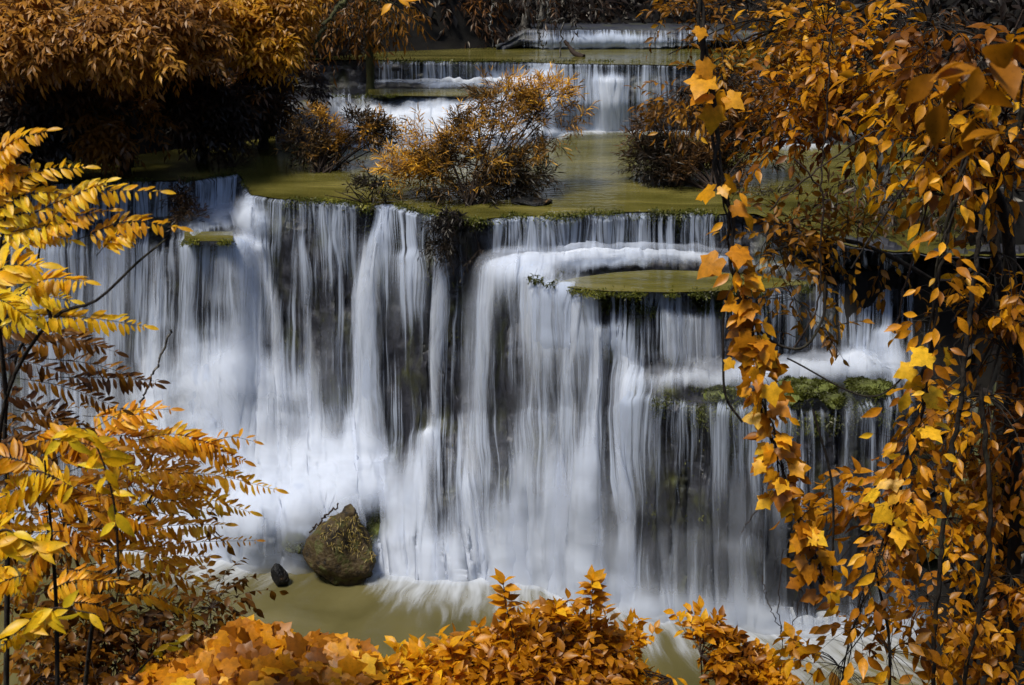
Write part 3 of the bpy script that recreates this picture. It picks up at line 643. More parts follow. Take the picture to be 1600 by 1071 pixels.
# ---- moss along the wet lips (nobody could count it)
rng = np.random.default_rng(5)
mo = Leaves()
def mossline(pts, n, spread=.10, h=.07, z=0):
    pts = np.asarray(pts); t = rng.uniform(0, len(pts)-1.001, n); i = t.astype(int); f = (t-i)[:, None]
    p = pts[i]*(1-f)+pts[i+1]*f
    keep = fbm(p[:, 0]*2.2, p[:, 1]*2.2, 61, 3) > .42; p = p[keep]; m = len(p)
    p = p+rng.normal(0, 1, (m, 3))*[.03, spread, .02]; p[:, 2] += z
    d = rng.normal(0, .7, (m, 3))+[0, -.5, .35]
    mo.add('lkite', p, d, nrm(rng.normal(0, .4, (m, 3))+[0, -.2, 1]), h*rng.uniform(.5, 1.3, m), np.clip(fbm(p[:, 0]*1.6, p[:, 1]*1.6, 9, 3)*1.6-.40+rng.normal(0, .13, m), 0, 1), 1.6)
lp = np.stack([CX0, CY0, np.full(len(CU), ZM+.02)], -1); q = (CU > 372) & (CU < 1130)
mossline(lp[q], 5200, .10); q = (CU > 60) & (CU < 372); mossline(lp[q], 1500, .08)
mossline([P(u, np.interp(u, [868, 950, 1180, 1262], [453, 459, 457, 450])+2*math.sin(u*.11), z=ZA+.06) for u in np.arange(860, 1266, 6.)], 5000, .10, .06)
# clumps hanging on the rock just under the lips
def mossface(v0, v1, x0, x1, n, thr=.5, h=.07):
    Vq = np.concatenate([[0], Vp0[:, 0]]); r_ = np.where((Vq >= v0) & (Vq <= v1))[0]; c_ = np.where((CU > x0) & (CU < x1))[0]
    a = rng.choice(r_, n); b = rng.choice(c_, n); p = RALL[a, b]; q = fbm(p[:, 0]*2.4, p[:, 2]*2.0, 77, 3) > thr; p = p[q]+rng.normal(0, .05, (int(q.sum()), 3)); m = len(p); p[:, 1] -= .06
    mo.add('lkite', p, rng.normal(0, .5, (m, 3))+[0, -.6, -.4], nrm(rng.normal(0, .4, (m, 3))+[0, -.7, .7]), h*rng.uniform(.5, 1.4, m), np.clip(fbm(p[:, 0]*2, p[:, 2]*2, 9, 3)*1.5-.42+rng.normal(0, .12, m), 0, 1), 1.6)
mossface(.0, .22, 384, 1120, 4200, .5); mossface(1.9, 2.25, 850, 1260, 7500, .44, .085); mossface(3.9, 4.22, 1010, 1400, 4200, .50, .07); mossface(.2, 5.2, 384, 1130, 5200, .62, .06); mossface(1.9, 2.2, 285, 370, 900, .4)
mossline([P(u, 379, z=6.07) for u in np.arange(285, 365, 6.)], 900, .08)
mossline([P(u, 96.5, z=Z2+.01) for u in np.arange(590, 1062, 6.)], 1800, .10, .08)
mossline([P(u, 150.5, z=8.0) for u in np.arange(520, 850, 6.)], 1200, .08, .08)
def mosspatch(x0, x1, y0, y1, z, n, h=.09):
    x = rng.uniform(x0, x1, n); y = rng.uniform(y0, y1, n); p = np.array([P(a, b, z=z) for a, b in zip(x, y)])
    keep = fbm(p[:, 0]*3, p[:, 1]*3, 66, 3) > .50; p = p[keep]; m = len(p); p[:, 2] += rng.normal(0, .03, m)
    mo.add('lkite', p, rng.normal(0, .7, (m, 3))+[0, -.4, .3], nrm(rng.normal(0, .4, (m, 3))+[0, -.2, 1]), h*rng.uniform(.5, 1.3, m), rng.uniform(0, .5, m), 1.6)
mosspatch(1215, 1392, 606, 642, ZB+.02, 2600, .06); mosspatch(1020, 1160, 604, 634, ZB+.02, 1400, .06)
mosspatch(825, 880, 425, 452, 6.0, 900)
tag(mo.obj('moss', M['moss']), 'bright green moss along the wet lips and ledges', 'moss', kind='stuff')

# ---- far-off dark wood on the slopes behind and beside the river, one mass
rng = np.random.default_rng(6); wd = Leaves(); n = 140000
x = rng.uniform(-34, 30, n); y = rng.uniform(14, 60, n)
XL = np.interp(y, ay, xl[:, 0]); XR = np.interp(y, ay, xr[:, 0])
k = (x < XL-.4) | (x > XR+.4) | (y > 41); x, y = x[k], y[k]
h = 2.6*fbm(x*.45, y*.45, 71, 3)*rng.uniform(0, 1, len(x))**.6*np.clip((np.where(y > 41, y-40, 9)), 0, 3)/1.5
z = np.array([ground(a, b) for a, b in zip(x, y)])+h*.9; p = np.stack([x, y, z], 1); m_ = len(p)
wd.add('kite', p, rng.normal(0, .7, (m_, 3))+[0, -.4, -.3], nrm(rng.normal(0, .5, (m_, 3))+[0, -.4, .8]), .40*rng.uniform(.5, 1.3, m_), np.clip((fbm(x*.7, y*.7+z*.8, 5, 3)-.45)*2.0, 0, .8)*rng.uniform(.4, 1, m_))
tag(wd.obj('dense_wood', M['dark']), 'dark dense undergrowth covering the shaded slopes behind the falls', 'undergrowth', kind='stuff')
# ================================================================= THINGS
def stone(name, label, cat, c, size, mat, seed, pts=None, tilt=0, mossmat=None, sub=5, amp=.22):
    """a lumpy stone: icosphere displaced by fractal noise, narrowed towards its top"""
    import bmesh
    bm = bmesh.new(); bmesh.ops.create_icosphere(bm, subdivisions=sub, radius=1)
    V = np.array([v.co[:] for v in bm.verts]); Fc = np.array([[v.index for v in f.verts] for f in bm.faces]); bm.free()
    n_ = V.copy()
    nz = (fbm(V[:, 0]*1.6+V[:, 2]*.9, V[:, 1]*1.6-V[:, 2]*1.3+seed, seed, 5)-.5)*2*amp+(fbm(V[:, 0]*6+V[:, 2]*4, V[:, 1]*6-V[:, 2]*5, seed+5, 3)-.5)*.12
    if pts is not None:
        hw = np.interp(V[:, 2], [p[0] for p in pts], [p[1] for p in pts]); sh = np.interp(V[:, 2], [p[0] for p in pts], [p[2] for p in pts])
        r = np.maximum(np.sqrt(V[:, 0]**2+V[:, 1]**2), 1e-6); V[:, 0] = V[:, 0]/r*hw+sh; V[:, 1] = V[:, 1]/r*hw
    rr_ = np.random.default_rng(seed+99)
    for _ in range(16):
        pn = nrm(rr_.normal(size=3)); h_ = rr_.uniform(.62, .84); q_ = np.maximum(V@pn-h_, 0); V = V-.85*q_[:, None]*pn
    V = V+n_*nz[:, None]; V = V*np.asarray(size)
    if tilt: ct, st_ = cos(tilt), sin(tilt); V = np.stack([V[:, 0]*ct+V[:, 2]*st_, V[:, 1], -V[:, 0]*st_+V[:, 2]*ct], 1)
    V = V+c; o = mesh_obj(name, V, Fc, M[mat], loc=c, smooth=True); tag(o, label, cat)
    if mat == 'mossrock':
        r_ = np.random.default_rng(seed); up_ = V[V[:, 2] > c[2]-.1*size[2]]; up_ = up_[fbm(up_[:, 0]*5, up_[:, 1]*5+up_[:, 2]*5, seed, 3) > .40]; nm = 2600
        q = up_[r_.integers(0, len(up_), nm)]+r_.normal(0, .012, (nm, 3)); g_ = Leaves()
        g_.add('lkite', q, nrm(q-c)*.5+r_.normal(0, .5, (nm, 3)), nrm(q-c)+r_.normal(0, .4, (nm, 3)), .055*r_.uniform(.5, 1.3, nm), np.clip(fbm(q[:, 0]*4, q[:, 1]*4, 3, 3)*1.3-.3, 0, 1), 1.6)
        g_.obj('moss', M['moss'], o, c)
    return o
# pointed boulder, its tuft of dry grass, and the smaller stones round it
m = mpp(19.3)*1.06
c = P(530, 860, D=19.3)
bo = stone('boulder', 'tall pointed brown boulder topped with dry grass at the foot of the falls', 'boulder', c, (.86, .60, .88), 'boulder', 3,
      [(-1, .5, 0), (-.7, .85, 0), (-.3, 1.0, 0), (0, .97, .05), (.35, .80, .12), (.65, .55, .2), (.85, .38, .28), (1, .16, .32)], amp=.22)
rg = np.random.default_rng(8); gl = Leaves(); nG = 800
me_ = bo.data; co = np.zeros(len(me_.vertices)*3, np.float32); me_.vertices.foreach_get('co', co); co = co.reshape(-1, 3)
cand = co[(co[:, 2]+.5*co[:, 0] > .34) & (co[:, 1] < .12) & (co[:, 2] < .86)]; p = cand[rg.integers(0, len(cand), nG)]+c
gl.add('lance', p, np.array([0, -.5, -.55])+rg.normal(0, .45, (nG, 3)), np.array([0, -1, .5])+rg.normal(0, .3, (nG, 3)), rg.uniform(.05, .13, nG), rg.uniform(0, .8, nG), 1.0)
gl.obj('grass_tuft', M['dryg'], bo, c)
stone('mossy_rock', 'small round mossy rock just left of the pointed boulder', 'rock', P(470, 838, D=19.7), (.42, .5, .26), 'mossrock', 12)
stone('mossy_rock', 'mossy green rock behind the right shoulder of the pointed boulder', 'rock', P(590, 832, D=20.4), (.50, .6, .52), 'mossrock', 17, amp=.3)
stone('mossy_rock', 'half drowned mossy rock in the white foam under the left cascade', 'rock', P(416, 815, D=20.0), (.30, .5, .30), 'mossrock', 23)
stone('black_stone', 'small black stone with an orange cap standing alone in the lower pool', 'stone', P(439, 902, D=18.9), (.185, .17, .30), 'blackrock', 31,
      [(-1, .7, 0), (-.5, 1, 0), (.3, .9, 0), (.7, .7, 0), (1, .2, 0)], tilt=-.28, amp=.10)
stone('dark_rock', 'low dark rock under the big shrub on the pool edge', 'rock', P(832, 318, z=6.82), (.50, .3, .16), 'blackrock', 41)
stone('shore_rock', 'dark rock at the left end of the upper falls', 'rock', P(578, 130, z=7.95), (.55, .5, .7), 'rock', 43)
stone('moss_hummock', 'mossy green lump on the lower right ledge beside the white water', 'rock', P(1262, 606, z=4.42), (.55, .4, .17), 'mossrock', 51, amp=.35)
stone('moss_hummock', 'mossy green lump at the right end of the lower right ledge', 'rock', P(1352, 606, z=4.42), (.45, .4, .17), 'mossrock', 53, amp=.35)

for i_, (x, y, sx, lab) in enumerate([(1232, 622, .22, 'small mossy lump at the left of the lower right ledge, nearest its rim'), (1306, 626, .30, 'small mossy lump between the two larger ones on the lower right ledge'), (1120, 618, .30, 'mossy lump just left of the hanging vine on the lower right ledge')]):
    stone('moss_hummock', lab, 'rock', P(x, y, z=4.38), (sx, .25, .14), 'mossrock', 61+i_, amp=.35)
# ---------- shrubs standing in the main pool (slender leaves)
def shrub(label, foot, blobs, nt, lsz, seed, lmat='bamboo', tint=(.1, .8), cat='shrub', tl=.35, nl=8, stems=9, limb=.03, name='shrub', group=None, **kw):
    rng = np.random.default_rng(seed); pl = Plant(name, label, cat, foot, group, 'stems', 'foliage', 'twig', lmat)
    orig = [np.asarray(foot, float)]
    hub = []
    for b in blobs:
        c = P(b[0], b[1], D=b[2]); hub.append(c)
    for k in range(stems):
        b = hub[rng.integers(len(hub))]+rng.normal(0, .25, 3)*mpp(blobs[0][2])*60
        f0 = np.asarray(foot)+rng.normal(0, 1, 3)*[.10, .10, 0]-[0, 0, .1]
        mid = (f0*.55+b*.45)+rng.normal(0, .05, 3); mid[2] = f0[2]*.5+b[2]*.5
        pl.W.add(curve([f0, mid, b], 12), np.linspace(limb, limb*.3, len(curve([f0, mid, b], 12))), 5)
    kw.setdefault('droop', .12); kw.setdefault('flat', .7); kw.setdefault('ldr', .05); kw.setdefault('dirb', (0, -.1, .45)); kw.setdefault('thr', .46); kw.setdefault('shell', .1); kw.setdefault('side', .7)
    crown(pl, rng, blobs, nt, 'lkite' if lsz < .2 else 'lance', lsz, tl, nl, orig, limb*.7, tint=tint, **kw)
    return pl.done()
f0 = P(735, 322, z=ZM)
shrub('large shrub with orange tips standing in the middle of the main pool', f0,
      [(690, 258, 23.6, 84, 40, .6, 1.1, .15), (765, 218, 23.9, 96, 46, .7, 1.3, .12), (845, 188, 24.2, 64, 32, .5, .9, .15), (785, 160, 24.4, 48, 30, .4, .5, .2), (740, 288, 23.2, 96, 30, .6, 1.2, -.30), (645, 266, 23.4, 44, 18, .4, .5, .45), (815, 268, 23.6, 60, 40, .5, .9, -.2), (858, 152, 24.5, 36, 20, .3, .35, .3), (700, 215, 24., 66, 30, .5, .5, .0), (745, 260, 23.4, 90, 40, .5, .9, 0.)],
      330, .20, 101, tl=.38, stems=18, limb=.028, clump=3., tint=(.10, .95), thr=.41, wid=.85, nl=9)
shrub('rounded shrub with bare dark stems left of the middle of the pool', P(498, 270, z=ZM),
      [(510, 192, 27.0, 40, 20, .5, 1., .15), (560, 202, 27.2, 44, 18, .4, .9, .1), (480, 225, 26.6, 28, 26, .4, .5), (535, 235, 26.8, 40, 20, .4, .6), (600, 208, 27.3, 22, 10, .3, .3)],
      330, .16, 102, clump=3., thr=.42, tint=(.0, .80), stems=16, limb=.03, tl=.3)
shrub('big blackish shrub of slender leaves right of the upper falls', P(1120, 300, z=ZM),
      [(1050, 215, 25.5, 60, 40, .8), (1120, 200, 25.6, 80, 50, .9, 1.5), (1180, 240, 25.3, 60, 50, .8, 1.2), (1090, 265, 24.8, 70, 34, .8, 1.2), (1020, 250, 25, 40, 26, .6, .6), (1170, 300, 24.4, 60, 26, .6), (1150, 160, 26, 50, 26, .6, .6)],
      440, .20, 103, 'bamboodark', (.2, 1.0), stems=14, limb=.04)
shrub('sparse little dark shrub in the pool far left of the others', P(360, 262, z=ZM),
      [(352, 232, 27.2, 20, 16, .3), (378, 232, 27.2, 14, 12, .2, .6), (322, 212, 27.4, 16, 6, .2, .5)], 60, .13, 104, 'bamboodark', (.2, .9), stems=8, limb=.02, tl=.22)
shrub('thin reddish shrub hanging over the left fall', P(292, 330, z=6.1),
      [(268, 275, 24.6, 12, 20, .2, .7), (272, 320, 24.2, 24, 26, .3), (300, 345, 23.8, 24, 18, .3), (285, 302, 24.4, 26, 14, .3, .7)], 90, .16, 105, 'bamboodark', (.3, .95), stems=9, limb=.02, tl=.25)
shrub('scraggy dark shrub on the lip right of the chute', P(580, 318, z=ZM),
      [(585, 292, 22.8, 26, 16, .3), (555, 296, 22.8, 20, 10, .2, .6), (530, 302, 22.6, 16, 8, .2, .4), (580, 330, 22.4, 20, 20, .25, .7)], 80, .13, 106, 'bamboodark', (.1, .8), stems=9, limb=.02, tl=.22)
shrub('dark leafy sprigs drooping over the lip below the large shrub', P(720, 334, z=ZM),
      [(700, 348, 21.5, 26, 14, .2), (690, 386, 21.3, 16, 8, .15, .5), (735, 355, 21.5, 40, 24, .3), (750, 390, 21.4, 24, 30, .2, .7)], 120, .13, 107, 'bamboodark', (.0, .6), stems=6, limb=.02, tl=.25, droop=.7)

# ---------- trees over the left bank
def tree(label, foot, path, blobs, nt, leaf, lsz, seed, lmat='orange', wmat='bark', r=.16, tint=(.2, .9), cat='tree', name='tree', tl=.7, nl=9, limb=.05, group=None, **kw):
    rng = np.random.default_rng(seed); pl = Plant(name, label, cat, foot, group, 'trunk', 'crown', wmat, lmat)
    tr = curve([foot]+path, 20); pl.W.add(tr, np.linspace(r, r*.35, len(tr))*(1+.12*np.sin(np.arange(len(tr))*2.1)), 9)
    crown(pl, rng, blobs, nt, leaf, lsz, tl, nl, tr, limb, tint=tint, **kw)
    return pl.done()
def gfoot(px, py, D, dx=0):
    p = P(px, py, D=D); return np.array([p[0]+dx, D, ground(p[0]+dx, D)-.1])
kwT = dict(flat=.35, droop=.22, dirb=(.25, -.6, .05), clump=1.0, updir=(0, -.35, 1), side=1.0, wid=1.5, tl=.55)
LB = 'trees over the left bank'
def lt(label, px, D, blobs, nt, lsz, seed, lmat, tint, **k):
    f = gfoot(px, 200, D+1.5); top = P(px, blobs[0][1], D=D+1.2)
    kk = dict(kwT); kk.update(k)
    return tree(label, f, [(f*.5+top*.5)+[.2, .1, 0], top], blobs, nt, 'lkite', lsz, seed, lmat, tint=tint, group=LB, name='tree', **kk)
lt('feathery tan tree in the top left corner', 40, 24.5, [(40, 6, 24, 90, 40, 1., 1.3), (30, 61, 23.5, 80, 34, .9, 1.1), (110, 31, 23.8, 70, 36, .9)], 330, .22, 201, 'tan', (.1, .8))
lt('feathery tan tree overhanging the bank second from the left', 175, 24.5, [(170, 56, 24, 80, 36, 1., 1.3), (220, 26, 24.3, 60, 40, .9), (230, 76, 23.8, 60, 26, .8, .8)], 330, .22, 202, 'tan', (.15, .9))
lt('broad orange tree leaning over the middle of the left bank', 300, 26, [(290, 16, 26, 70, 40, 1., 1.2), (300, 71, 25.4, 44, 30, .8, .7), (230, -19, 26, 70, 26, 1.)], 330, .21, 203, 'tan', (.3, 1.))
lt('deep orange tree at the right end of the left bank', 400, 28, [(390, 29, 28, 60, 44, 1., 1.2), (440, 9, 28.3, 46, 40, .9), (345, -1, 28, 50, 30, .9), (420, 69, 27.8, 34, 24, .8, .5)], 340, .21, 204, 'browno', (.5, 1.))
lt('tan tree at the very top edge between its neighbours', 120, 27, [(110, -26, 27, 100, 30, 1.2, 1.2), (20, -29, 27, 60, 24, 1.)], 300, .22, 205, 'tan', (.0, .7))
lt('dim brown bush with drooping sprays low on the left bank', 180, 25.4, [(185, 178, 25, 46, 30, .8, 1.), (170, 213, 24.8, 30, 16, .6, .5)], 230, .22, 206, 'browno', (.0, .55))
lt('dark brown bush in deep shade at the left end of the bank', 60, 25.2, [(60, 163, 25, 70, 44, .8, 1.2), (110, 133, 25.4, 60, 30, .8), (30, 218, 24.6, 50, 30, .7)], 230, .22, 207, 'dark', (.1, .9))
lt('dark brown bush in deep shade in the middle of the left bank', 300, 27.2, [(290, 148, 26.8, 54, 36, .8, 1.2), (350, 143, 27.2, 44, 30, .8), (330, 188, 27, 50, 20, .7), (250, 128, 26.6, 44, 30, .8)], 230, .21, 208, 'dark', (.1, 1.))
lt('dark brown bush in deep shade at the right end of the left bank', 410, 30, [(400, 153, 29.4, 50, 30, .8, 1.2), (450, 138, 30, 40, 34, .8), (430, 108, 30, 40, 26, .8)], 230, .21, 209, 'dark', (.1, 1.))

# ---------- dark wood behind the upper falls
BW = 'dark trees behind the upper falls'
def bt(label, px, D, blobs, seed, lmat='dark', tint=(.0, .9), nt=200, lsz=.30, wmat='bark', r=.2, px0=None, **k):
    f = gfoot(px0 or px, 60, D); top = P(px, -60, D=D)
    kk = dict(flat=.5, droop=.4, clump=.5, tl=.8, nl=8, limb=.06, dirb=(0, -.3, -.1)); kk.update(k)
    return tree(label, f, [(f*.5+top*.5)+[.15, 0, 0], top], blobs, nt, 'lkite', lsz, seed, lmat, wmat, r, tint, group=BW, **kk)
bt('dark tree behind the left end of the upper falls', 480, 36, [(490, 60, 36, 60, 40, 1.2), (470, 100, 35.5, 50, 30, 1.)], 301)
bt('mossy trunk standing beside the left end of the upper falls', 566, 32.5, [(600, 5, 32, 40, 24, .8), (545, 20, 32.3, 40, 30, .8)], 302, 'browno', (.0, .6), 90, .28, 'mossbark', .17)
bt('dark tree with a few rusty sprays above the upper falls', 640, 41, [(650, 50, 40, 50, 26, 1.2), (700, 20, 41, 60, 30, 1.2), (610, 40, 41, 40, 30, 1.2), (680, 52, 39.5, 50, 10, .8, .7)], 303, 'dark', (.2, 1.))
bt('pale slanting trunk left of the topmost fall', 826, 39, [(790, -20, 39, 40, 20, 1.)], 304, 'dark', (0, .8), 60, .3, 'palebark', .22, px0=815)
bt('pale forked trunk beside the topmost fall', 846, 38.6, [(870, -10, 38, 40, 16, 1.)], 305, 'dark', (0, .8), 60, .3, 'palebark', .14, px0=838)
bt('dark tree behind the middle of the topmost fall', 900, 45, [(880, 10, 44, 80, 30, 1.5), (960, 15, 44, 80, 30, 1.5)], 306)
bt('dark tree behind the right end of the topmost fall', 1040, 45, [(1040, 10, 44, 70, 36, 1.5), (1120, 20, 43, 70, 40, 1.5)], 307)
bt('dark tree at the back between the trunks', 750, 44, [(750, 25, 44, 70, 40, 1.5), (800, 40, 43, 40, 30, 1.2)], 308)
bt('dark tree between the left bank and the upper falls', 560, 40, [(540, 30, 39, 60, 40, 1.2), (580, 60, 38, 50, 24, 1.)], 309, 'dark', (.1, .9))
bt('thin dark trunk left of the mossy one', 520, 35, [(510, 10, 34, 40, 30, 1.)], 310, 'dark', (0, .9), 100, r=.13)
bt('dark tree behind the hanging roots', 700, 39.5, [(720, 10, 39, 60, 24, 1.2), (640, 5, 39, 60, 26, 1.2), (760, 60, 38.8, 40, 12, .8)], 311, 'dark', (.1, 1.))
# fallen branch
pl = Plant('fallen_branch', 'short black broken branch sticking out of the uppermost pool', 'branch', P(912, 88, z=Z2), None, 'branch', 'foliage', 'twig')
pl.W.add(pc([(912, 90, 34.6), (898, 84, 34.8), (890, 74, 35), (882, 64, 35.1)], 12), [.10, .09, .09, .08, .08, .07, .08, .06, .06, .05, .07, .05, .05][:len(pc([(912, 90, 34.6), (898, 84, 34.8), (890, 74, 35), (882, 64, 35.1)], 12))], 7)
o = pl.done()
def lianas(label, specs, seed, foot, mat='twig', r=.012, name='liana', group=None, cat='vine', tendrils=0):
    rng = np.random.default_rng(seed); pl = Plant(name, label, cat, foot, group, 'stem', 'leaves', mat)
    for s in specs:
        c_ = pc(s, 30); c_ = c_+rng.normal(0, .006*s[0][2]/6, c_.shape); pl.W.add(c_, r, 5)
    return pl.done()
lianas('pale curved bare branch hanging beside the left trees', [[(530, 10, 28), (505, 45, 27.8), (493, 70, 27.8), (492, 86, 27.8)], [(540, 0, 28), (530, 10, 28)]], 1, P(535, 5, D=28), 'mossbark', .05, cat='branch', name='hanging_branch')
lianas('bundle of thin dark roots hanging above the left end of the upper falls', [[(x, -5, 29), (x+dx, y*.5, 29), (x+dx*1.3, y, 29)] for x, dx, y in [(515, 3, 60), (524, -6, 75), (540, 5, 90), (551, -3, 66), (556, 8, 110), (575, -5, 84), (590, 6, 70), (604, 2, 96)]], 2, P(550, 0, D=29), 'bark', .014, name='hanging_roots', cat='roots')
lianas('single thin root hanging above the middle of the upper pool', [[(772, -5, 33), (768, 30, 33), (770, 76, 33)]], 3, P(770, 0, D=33), 'palebark', .02, name='hanging_roots', cat='roots')
lianas('twisted pale liana looping down beside the topmost fall', [[(855, 5, 34), (856, 25, 34), (868, 34, 34), (880, 28, 34), (878, 55, 34), (876, 90, 34)], [(838, 0, 35), (842, 50, 35), (848, 80, 35)]], 4, P(860, 0, D=34), 'palebark', .025)

# ---------- right side
OR_ = dict(flat=.55, droop=.45, clump=2.2, side=.8)
def rt(label, foot, path, blobs, nt, leaf, lsz, seed, lmat, tint, r=.05, tl=.35, nl=6, limb=.012, wmat='bark', name='tree', cat='tree', group='leafy trees on the right', **k):
    kk = dict(OR_); kk.update(k)
    return tree(label, foot, path, blobs, nt, leaf, lsz, seed, lmat, wmat, r, tint, cat, name, tl, nl, limb, group, **kk)
f = gfoot(1300, 300, 11, 2.2)
rt('slender tree with starry orange sprays leaning over the upper falls', f, [P(1580, 380, D=10.8), P(1440, 130, D=10.2), P(1240, 40, D=9.8)],
   [(1080, 20, 9.6, 50, 24, .5), (1120, 60, 9.5, 46, 30, .5), (1170, 20, 9.6, 50, 30, .5), (1190, 75, 9.6, 50, 34, .5), (1130, 125, 9.4, 40, 22, .4, .6), (1065, 145, 9.3, 34, 22, .35, .6), (1045, 85, 9.4, 26, 12, .3, .3), (1210, 130, 9.6, 40, 24, .4, .8), (1240, 40, 9.7, 40, 40, .5, .8)],
   80, 'oval', .085, 401, 'browno', (.15, 1.05), clump=2.6, tr=.003, wid=.75, droop=.12, ldr=-.05, tl=.30, nl=7)
f = gfoot(1560, 400, 9.6, 1.0)
rt('tree with drooping rounded orange leaves filling the upper right', f, [P(1560, 420, D=9.5), P(1450, 200, D=9), P(1380, 30, D=8.8)],
   [(1290, 50, 8.8, 50, 46, .5), (1350, 100, 8.6, 50, 50, .5), (1270, 140, 8.8, 50, 34, .5), (1310, 185, 8.6, 50, 34, .5, .9), (1240, 180, 8.9, 30, 24, .3, .5), (1400, 60, 8.6, 60, 50, .5), (1225, 215, 8.8, 30, 10, .3, .3), (1390, 190, 8.5, 44, 40, .5, .8)],
   38, 'oval', .112, 402, 'orange', (-.15, 1.), wid=.9, droop=.15, dirb=(-.2, -.2, .1))
f = gfoot(1385, 380, 14, 0)
f = P(1392, 400, D=21.0)
rt('dim tree with a pale blotched trunk behind the orange leaves', f, [P(1386, 330, D=21), P(1376, 220, D=21), P(1366, 60, D=21)],
   [(1340, 300, 20.6, 40, 30, .8, .5), (1440, 280, 20.6, 60, 50, .9), (1460, 160, 20.8, 70, 60, 1.), (1300, 100, 21, 70, 60, 1.), (1420, 60, 21, 80, 50, 1.), (1520, 300, 20.5, 60, 80, 1.)],
   110, 'lkite', .26, 403, 'dark', (.2, 1.), r=.19, tl=.6, wmat='palebark', limb=.03, clump=1.4)
f = gfoot(1600, 500, 10, .8)
rt('low branch of small orange leaves reaching over the right-hand ledge', f, [P(1560, 520, D=9.8), P(1460, 440, D=9.5), P(1340, 380, D=9.2), P(1250, 380, D=9), P(1190, 400, D=8.9)],
   [(1200, 375, 8.9, 26, 24, .2, .6), (1240, 350, 8.9, 36, 18, .25, .6), (1280, 395, 9, 46, 16, .3, .7), (1330, 350, 9, 36, 20, .3, .6), (1300, 440, 8.9, 46, 12, .25, .45), (1240, 470, 8.8, 30, 14, .2, .3), (1375, 405, 9, 30, 14, .25, .4), (1262, 535, 8.8, 26, 12, .15, .15), (1290, 510, 8.8, 22, 14, .15, .15)],
   34, 'oval', .10, 404, 'browno', (.3, 1.), r=.03, limb=.006, wid=.85, clump=3, droop=.15)
f = gfoot(1560, 600, 7.5, .6)
rt('tree with big orange leaves at the upper right edge', f, [P(1580, 500, D=7), P(1530, 250, D=6.6), P(1480, 50, D=6.4)],
   [(1450, 40, 6.3, 50, 50, .4), (1530, 60, 6.2, 60, 50, .4, 1.1), (1450, 130, 6.3, 50, 50, .4), (1440, 230, 6.3, 36, 44, .35, .8), (1500, 180, 6.2, 50, 50, .4), (1560, 280, 6.2, 50, 50, .4), (1480, 310, 6.2, 50, 40, .4), (1570, 180, 6.2, 40, 50, .4, .8)],
   29, 'oval', .108, 405, 'orange', (-.15, .9), tl=.30, wid=.95)
f = gfoot(1590, 700, 7, .5)
rt('tree with small dim orange leaves at the middle of the right edge', f, [P(1590, 640, D=6.8), P(1570, 480, D=6.4), P(1550, 380, D=6.3)],
   [(1500, 410, 6.3, 50, 46, .4), (1570, 400, 6.2, 44, 50, .4), (1530, 490, 6.2, 50, 40, .4), (1580, 560, 6.2, 40, 50, .4), (1490, 540, 6.3, 34, 40, .35, .7), (1540, 620, 6.2, 50, 40, .4), (1590, 680, 6.2, 30, 40, .35), (1500, 640, 6.3, 30, 24, .3, .5)],
   32, 'oval', .092, 406, 'orange', (-.15, .9), tl=.28, wid=.85)
f = gfoot(1600, 200, 1.9, .4)
f = np.array([P(1700, 1071, D=2.0)[0], 2.0, ground(1.4, 2.0)])
rt('nearest branch with a few very large dark orange leaves in the top right corner', f, [P(1690, 500, D=1.9), P(1640, 150, D=1.8), P(1590, 120, D=1.75)],
   [(1545, 100, 1.75, 34, 16, .05, 1.), (1500, 130, 1.75, 14, 10, .03, .4), (1590, 215, 1.75, 12, 16, .04, .4)],
   4, 'oval', .075, 407, 'orange', (.1, .5), r=.008, limb=.0025, tl=.06, nl=3, tr=.001, wid=1.1, clump=.01, thr=0)

# hanging vines
def vine(label, path, r, leaves, seed, lmat, foot, extra=None, group='leafy vines hanging on the right', jit=(1, 1), prob=None):
    """leaves: list of (t0,t1,n,proto,size,spread,tint0,tint1)"""
    rng = np.random.default_rng(seed); pl = Plant('hanging_vine', label, 'vine', foot, group, 'stem', 'leaves', 'bark', lmat)
    c_ = pc(path, 60); D = path[0][2]
    for q in range(3):
        cc = c_+np.stack([np.sin(np.arange(len(c_))*.7+q*2.1), np.cos(np.arange(len(c_))*.7+q*2.1), 0*c_[:, 0]], 1)*r*1.2+rng.normal(0, r*.35, c_.shape)
        pl.W.add(cc, r*(.9-.2*q)*np.linspace(1, .5, len(cc)), 6)
    for (t0, t1, n, proto, size, spread, a, b) in leaves:
        t = rng.uniform(t0, t1, n)*(len(c_)-1.001); i = t.astype(int); fr = (t-i)[:, None]; p = c_[i]*(1-fr)+c_[i+1]*fr
        ang = rng.normal(-pi/2, 1.25, n); rad = spread*np.sqrt(rng.uniform(.02, 1, n))
        off = np.stack([np.cos(ang)*rad, np.sin(ang)*rad, rng.normal(0, spread*.5, n)], 1); q = p+off
        t_ = np.linspace(0, 1, 4)[None, :, None]; A = p[:, None]*(1-t_)+q[:, None]*t_; A[:, :, 2] += .02*np.sin(t_[:, :, 0]*pi); pl.W.many(A, .0018, .001, 3)
        d = off/(rad[:, None]+.01)*[.9, .5, 0]+[0, 0, -.55]+rng.normal(0, .3, (n, 3))
        up = nrm(np.array([-.1, -.75, .55])+rng.normal(0, .33, (n, 3)))
        pl.L.add(proto, q, d, up, size*rng.uniform(.5, 1.2, n), rng.uniform(a, b, n), .85)
    return pl
D1 = 4.6
